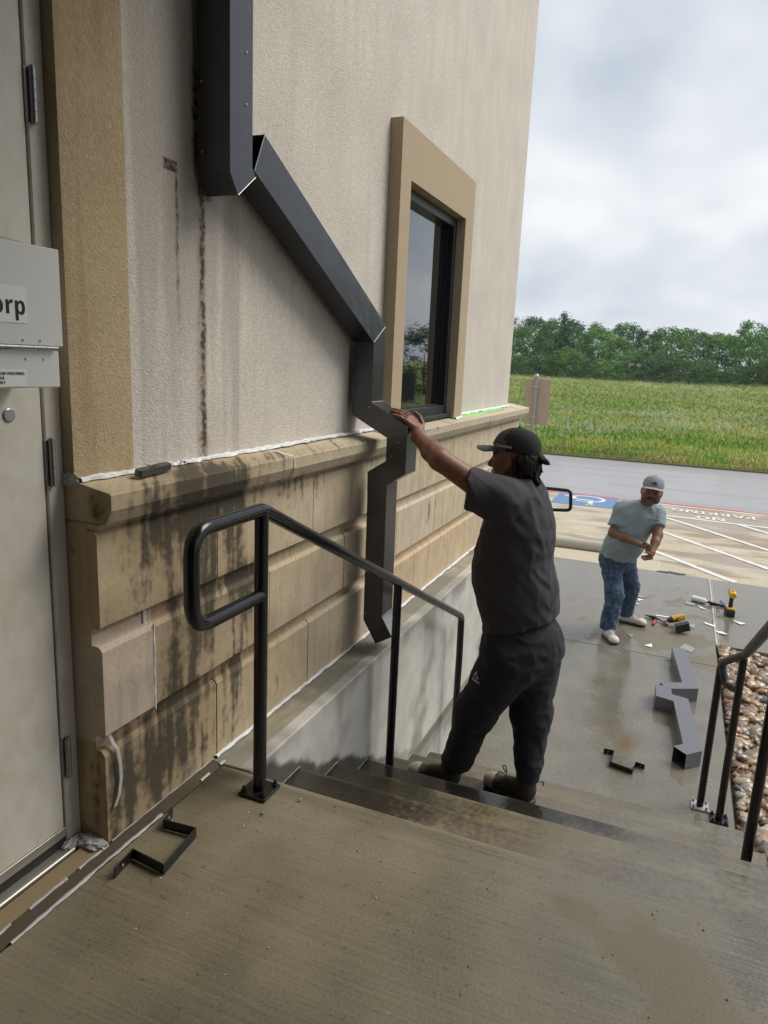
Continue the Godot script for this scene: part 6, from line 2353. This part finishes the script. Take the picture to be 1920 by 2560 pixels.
	for side in [[Vector3(0.80, -0.56, -3.16), Vector3(0.765, -0.535, -3.15), Vector3(0.745, -0.565, -3.145)], [Vector3(0.80, -0.55, -3.16), Vector3(0.775, -0.51, -3.155), Vector3(0.79, -0.495, -3.15), Vector3(0.80, -0.53, -3.15)], [Vector3(0.965, -0.52, -3.12), Vector3(0.985, -0.515, -3.115), Vector3(0.98, -0.535, -3.115)]]:
		var lb := MB.new()
		var pts := []
		for p in side: pts.append(p - O)
		lb.tube(bend(pts, 0.03, 4), 0.0028, 6)
		put("bootlace", lb.done(), M.black_plastic, w)
	# cap, hair
	var cm := vmat("cap_cloth", 0.85)
	var TC := T * Transform3D(Basis(Vector3.RIGHT, 0.04), Vector3(0, 0.002, 0.0))
	var cap := put("cap", cap_crown(TC, O, Color(0.062, 0.058, 0.076), Color(0.010, 0.010, 0.012), 0.012), cm, w)
	put("cap_brim", cap_brim(TC, O, Color(0.060, 0.056, 0.073)), cm, cap)
	var lt := flat_text("Columbia", 0.017, Vector3.ZERO, Vector3.RIGHT, Vector3.UP, cap, "lettering", M.caulk_gray, true, 1.0, 0.0006)
	var sidep := TC * Vector3(0.0905, 0.066, 0.012) - O
	var fw := TC.basis * Vector3(0.0, -0.03, -1.0).normalized()
	var outw := TC.basis * Vector3(1, 0.35, 0.05).normalized()
	var upw := outw.cross(fw).normalized()
	lt.transform = Transform3D(Basis(fw, upw, fw.cross(upw)), sidep)
	var pb := MB.new()
	pb.xf = Transform3D(Basis(), -O) * TC
	for i in 6:
		for j in 2:
			pb.box(Vector3(0.050 - 0.0012 * i * i * 0.4, 0.066 + 0.0085 * i, 0.0785 - 0.0016 * i - 0.0008 * i * i) + Vector3(-0.012 * j, 0, 0.0075 * j), Vector3(0.0085, 0.0055, 0.005), 0.001, Basis(Vector3.UP, 0.60))
	put("cap_patch", pb.done(), M.black_plastic, cap)
	var hf := Flesh.new()
	hf.T = T
	var hn := rng
	for i in 26:
		var ang := lerpf(-1.12, 1.12, i / 25.0)
		var p0 := Vector3(sin(ang) * 0.080, 0.022 + 0.012 * cos(i * 2.3), -cos(ang) * 0.100 - 0.010)
		var drop := 0.066 + 0.018 * sin(i * 1.7)
		if absf(ang) > 0.95: drop *= 0.6
		var p1 := p0 + Vector3(sin(ang) * 0.004, -drop * 0.6, -0.004 * cos(ang))
		var p2 := p0 + Vector3(sin(ang) * 0.010 + 0.006 * sin(i * 3.1), -drop, -(0.016 + 0.012 * sin(i * 2.7)) * cos(ang))
		hf.cap(p0, p1, 0.012, 0.012, 0.010)
		hf.cap(p1, p2, 0.011, 0.004, 0.008)
	for q in [[Vector3(0.0, 0.040, -0.112), Vector3(0.012, 0.020, -0.140), Vector3(0.016, 0.026, -0.160)], [Vector3(-0.02, 0.035, -0.114), Vector3(-0.03, 0.012, -0.142), Vector3(-0.036, 0.006, -0.155)], [Vector3(0.02, -0.05, -0.105), Vector3(0.02, -0.075, -0.135), Vector3(0.018, -0.070, -0.150)], [Vector3(-0.01, -0.055, -0.105), Vector3(-0.01, -0.088, -0.125), Vector3(-0.012, -0.090, -0.142)]]:
		hf.cap(q[0], q[1], 0.015, 0.011, 0.008)
		hf.cap(q[1], q[2], 0.011, 0.003, 0.008)
	hf.ball(Vector3(0, -0.015, -0.070), Vector3(0.074, 0.062, 0.05), 0.02)
	hf.T = Transform3D()
	hf.bump = folds(403, 0.003, Vector3.UP, 110.0)
	garment(hf, "hair", 0.0045, M.hair, w)
	# mark on the left thigh
	stick(w, t, EYE, Vector3(0.658, 0.011, -2.97), func(par: Node3D, x: Transform3D) -> void:
		var mb := MB.new()
		var tri := [Vector3(-0.017, -0.008, 0), Vector3(0.017, -0.008, 0), Vector3(0.0, 0.022, 0)]
		for i in 3:
			var p: Vector3 = tri[i]; var q: Vector3 = tri[(i + 1) % 3]
			if i == 0: continue
			mb.box((p + q) / 2.0, Vector3((q - p).length(), 0.0052, 0.0012), 0.0, Basis(Vector3.BACK, atan2(q.y - p.y, q.x - p.x)))
		mb.box(Vector3(0, -0.008, 0), Vector3(0.020, 0.004, 0.0013), 0.0)
		put("trouser_mark", mb.done(), M.label, par, x)
		var tx := flat_text("Reebok", 0.016, Vector3.ZERO, Vector3.RIGHT, Vector3.UP, par, "trouser_lettering", M.label, true, 1.0, 0.0008)
		tx.transform = x * Transform3D(tx.basis, Vector3(0, -0.022, 0)), 0.003)
	var pk := MB.new()
	var pp := []
	for i in 6:
		var aim := Vector3(0.753 - 0.047 * i / 5.0, 0.181 - 0.119 * i / 5.0, -2.97)
		var dir := (aim - EYE).normalized()
		var h := t.hit(EYE + dir * 2.4, dir)
		pp.append(h + t.normal(h) * 0.0008 - O)
	pk.tube(pp, 0.003, 5)
	put("pocket_seam", pk.done(), M.black_plastic, w)

func build_worker_on_walk() -> void:
	var O := Vector3(1.05, WALK, -7.15)
	var w := thing("person", "man in light blue shirt and jeans with a gray cap, bending forward on the pavement", "person", O)
	var look := Vector3(0.04, 0.10, 0.98).normalized()
	var side := Vector3.UP.cross(look).normalized()
	var T := Transform3D(Basis(Vector3.BACK, -0.10) * Basis(side, look.cross(side), look), Vector3(1.208, 0.310, -7.03)).scaled_local(Vector3(1.13, 1.03, 1.08))
	var shR := Vector3(0.955, 0.085, -7.10)      # his right, on the picture's left
	var elR := Vector3(0.905, -0.125, -7.04)
	var wrR := Vector3(1.15, -0.165, -6.88)
	var shL := Vector3(1.275, 0.09, -7.13)
	var elL := Vector3(1.305, -0.09, -7.0)
	var wrL := Vector3(1.275, -0.225, -6.84)
	var hipR := Vector3(0.90, -0.43, -7.17)
	var hipL := Vector3(1.03, -0.43, -7.26)
	var knR := Vector3(0.985, -0.74, -7.02)
	var knL := Vector3(1.115, -0.72, -7.33)
	var anR := Vector3(0.965, -1.04, -6.98)
	var anL := Vector3(1.085, -1.05, -7.50)
	var f := Flesh.new()
	f.ball(Vector3(1.09, 0.0, -7.12), Vector3(0.15, 0.16, 0.12), 0.05)
	f.ball(Vector3(1.02, -0.24, -7.14), Vector3(0.14, 0.16, 0.12), 0.05)
	f.ball(Vector3(0.965, -0.40, -7.2), Vector3(0.14, 0.10, 0.11), 0.05)
	f.cap(hipR, knR, 0.075, 0.05, 0.04); f.cap(knR, anR, 0.047, 0.033, 0.03)
	f.cap(hipL, knL, 0.075, 0.05, 0.04); f.cap(knL, anL, 0.047, 0.033, 0.03)
	f.cap(anR, anR + Vector3(0.04, -0.05, 0.09), 0.03, 0.024, 0.02)
	f.cap(anL, anL + Vector3(0.10, -0.05, 0.0), 0.03, 0.024, 0.02)
	f.cap(Vector3(1.13, 0.10, -7.10), shR, 0.065, 0.058, 0.05); f.cap(Vector3(1.13, 0.10, -7.10), shL, 0.065, 0.058, 0.05)
	f.cap(shR, elR, 0.055, 0.047, 0.03); f.cap(elR, elR.lerp(wrR, 0.4), 0.046, 0.043, 0.02); f.cap(elR.lerp(wrR, 0.4), wrR, 0.043, 0.028, 0.02)
	f.cap(shL, elL, 0.055, 0.046, 0.03); f.cap(elL, elL.lerp(wrL, 0.4), 0.045, 0.042, 0.02); f.cap(elL.lerp(wrL, 0.4), wrL, 0.042, 0.028, 0.02)
	f.cap(Vector3(1.145, 0.10, -7.10), Vector3(1.19, 0.25, -7.05), 0.064, 0.058, 0.04)
	var hand := Flesh.new()
	hand.cap(wrR.lerp(elR, 0.12), wrR, 0.030, 0.028, 0.01)
	hand.cap(wrR, Vector3(1.205, -0.175, -6.845), 0.027, 0.028, 0.02, Vector3(0.3, 0.9, 0.3), 1.3)
	for i in 4:
		var K := Vector3(1.222, -0.158 - 0.017 * i, -6.838 + 0.004 * i)
		finger(hand, [K, K + Vector3(0.034, -0.012, 0.006), K + Vector3(0.050, -0.030, 0.0), K + Vector3(0.052, -0.046, -0.010)], 0.0092)
	finger(hand, [Vector3(1.19, -0.155, -6.838), Vector3(1.215, -0.135, -6.815), Vector3(1.243, -0.148, -6.805), Vector3(1.262, -0.166, -6.805)], 0.0108)
	hand.cap(wrL.lerp(elL, 0.12), wrL, 0.030, 0.027, 0.01)
	hand.cap(wrL, Vector3(1.262, -0.262, -6.808), 0.027, 0.028, 0.02, Vector3(0.2, 0.9, 0.3), 1.25)
	for i in 4:
		var K := Vector3(1.250 + 0.012 * i, -0.275, -6.782 - 0.014 * i)
		finger(hand, [K, K + Vector3(-0.030, -0.008, 0.014), K + Vector3(-0.050, 0.006, 0.014), K + Vector3(-0.056, 0.022, 0.008)], 0.0092)
	finger(hand, [Vector3(1.280, -0.245, -6.80), Vector3(1.268, -0.225, -6.775), Vector3(1.245, -0.212, -6.77), Vector3(1.228, -0.206, -6.775)], 0.0108)
	var o := new_out()
	var bb := f.bounds()
	f.build(bb.position, bb.end, 0.014, o)
	var hd := Flesh.new()
	head_prims(hd, T, 1.12)
	hd.cap(Vector3(1.165, 0.17, -7.08), Vector3(1.198, 0.27, -7.05), 0.062, 0.058, 0.03)
	var ft := FaceTint.new()
	ft.T = T.affine_inverse()
	ft.beard = true
	hd.tint = ft
	bb = hd.bounds(0.015)
	hd.build(bb.position, bb.end, 0.0050, o)
	bb = hand.bounds(0.008)
	hand.build(bb.position, bb.end, 0.0042, o)
	var skin: StandardMaterial3D = M.skin_tan
	skin.vertex_color_use_as_albedo = true
	put("body", out_mesh(o, O), skin, w)
	# shirt
	var s := Flesh.new()
	var tilt := Basis(Vector3.BACK, -0.32)
	s.ball(Vector3(1.10, 0.015, -7.12), Vector3(0.185, 0.175, 0.15), 0.08, tilt)
	s.ball(Vector3(1.035, -0.20, -7.12), Vector3(0.175, 0.19, 0.155), 0.09, tilt)
	s.cap(Vector3(0.985, -0.28, -7.16), Vector3(0.955, -0.42, -7.19), 0.168, 0.168, 0.06, Vector3.BACK, 1.12)
	s.cut(Vector3(0.965, -0.40, -7.18), Vector3(-0.12, -1.0, 0.0))
	s.cap(Vector3(1.13, 0.10, -7.10), shR + Vector3(0.02, 0.015, 0), 0.082, 0.078, 0.06)
	s.cap(Vector3(1.13, 0.10, -7.10), shL + Vector3(-0.015, 0.01, 0), 0.08, 0.072, 0.06)
	s.cap(shR, elR + Vector3(0.012, 0.0, 0), 0.080, 0.084, 0.05)
	s.cut(shR.lerp(elR, 0.66), (elR - shR) + Vector3(0.06, 0, 0))
	s.cap(shL, elL, 0.072, 0.074, 0.05)
	s.cut(shL.lerp(elL, 0.62), elL - shL)
	s.cap(Vector3(1.145, 0.12, -7.10), Vector3(1.175, 0.20, -7.07), 0.076, 0.070, 0.03)
	s.cut(Vector3(1.175, 0.185, -7.07), Vector3(0.25, 1.0, 0.45))
	s.bump = folds(411, 0.0085, Vector3(0.45, 0.85, 0.25), 9.0)
	garment(s, "shirt", 0.0105, M.shirt_blue, w)
	# jeans
	var t := Flesh.new()
	t.ball(Vector3(0.962, -0.41, -7.20), Vector3(0.165, 0.12, 0.145), 0.06)
	t.cap(hipR, knR, 0.106, 0.082, 0.05)
	t.cap(knR, anR + Vector3(-0.005, -0.01, 0), 0.082, 0.078, 0.04)
	t.cut(anR + Vector3(0, -0.035, 0), Vector3(0.0, -1.0, 0.1))
	t.cap(hipL, knL, 0.106, 0.080, 0.05)
	t.cap(knL, anL, 0.080, 0.074, 0.04)
	t.cut(anL + Vector3(0, -0.03, 0), Vector3(0.0, -1.0, 0.0))
	t.bump = folds(412, 0.009, Vector3(0.9, 0.2, 0.3), 10.0)
	garment(t, "jeans", 0.0105, M.jeans, w)
	var bm := shoe([Color(0.55, 0.53, 0.50), Color(0.60, 0.58, 0.55), Color(0.10, 0.10, 0.11)], 0.0065, false)
	var mu := vmat("sneaker", 0.6)
	place_shoe(w, bm, "sneaker", Vector3(0.925, WALK, -7.02), Vector3(1.065, WALK, -6.76), mu, M.shoe_sole)
	place_shoe(w, bm, "sneaker", Vector3(1.02, WALK, -7.50), Vector3(1.31, WALK, -7.45), mu, M.shoe_sole)
	var cm := vmat("gray_cap_cloth", 0.85)
	var TC := T * Transform3D(Basis(Vector3.RIGHT, 0.08), Vector3(0, 0.002, 0.0))
	var cap := put("cap", cap_crown(TC, O, Color(0.235, 0.235, 0.27), Color(0.215, 0.215, 0.245), 0.0), cm, w)
	put("cap_brim", cap_brim(TC, O, Color(0.24, 0.24, 0.275)), cm, cap)
	var lb := MB.new()
	lb.xf = Transform3D(Basis(), -O) * TC
	for i in 3:   # three slanting bars
		lb.box(Vector3(-0.014 + 0.014 * i, 0.082 + 0.003 * i, 0.0935 - 0.001 * i), Vector3(0.009, 0.012 + 0.010 * i, 0.004), 0.0, Basis(Vector3.RIGHT, -0.42) * Basis(Vector3.BACK, 0.5))
	put("cap_mark", lb.done(), M.black_ink, cap)
	stick(w, s, EYE, Vector3(1.262, 0.050, -7.0), func(par: Node3D, x: Transform3D) -> void:
		var tx := flat_text("Columbia", 0.016, Vector3.ZERO, Vector3.RIGHT, Vector3.UP, par, "shirt_lettering", M.black_ink, true, 1.0, 0.0008)
		tx.transform = x * Transform3D(tx.basis, Vector3.ZERO), 0.003)
	# the small white part that he holds
	var pm := MB.new()
	pm.box(Vector3.ZERO, Vector3(0.022, 0.014, 0.03), 0.002, Basis(Vector3.UP, 0.4))
	tag(put("metal_clip", pm.done(), M.label, null, Transform3D(Basis(), Vector3(1.222, -0.222, -6.80))), "small white piece in the hands of the worker in blue", "clip")
	pm = MB.new()
	pm.tube([Vector3(-0.03, 0.035, 0.0), Vector3(0.03, -0.025, 0.01)], 0.004, 8)
	tag(put("marker", pm.done(), M.copper, null, Transform3D(Basis(), Vector3(1.205, -0.125, -6.80))), "thin reddish stick held by the worker in blue", "stick")
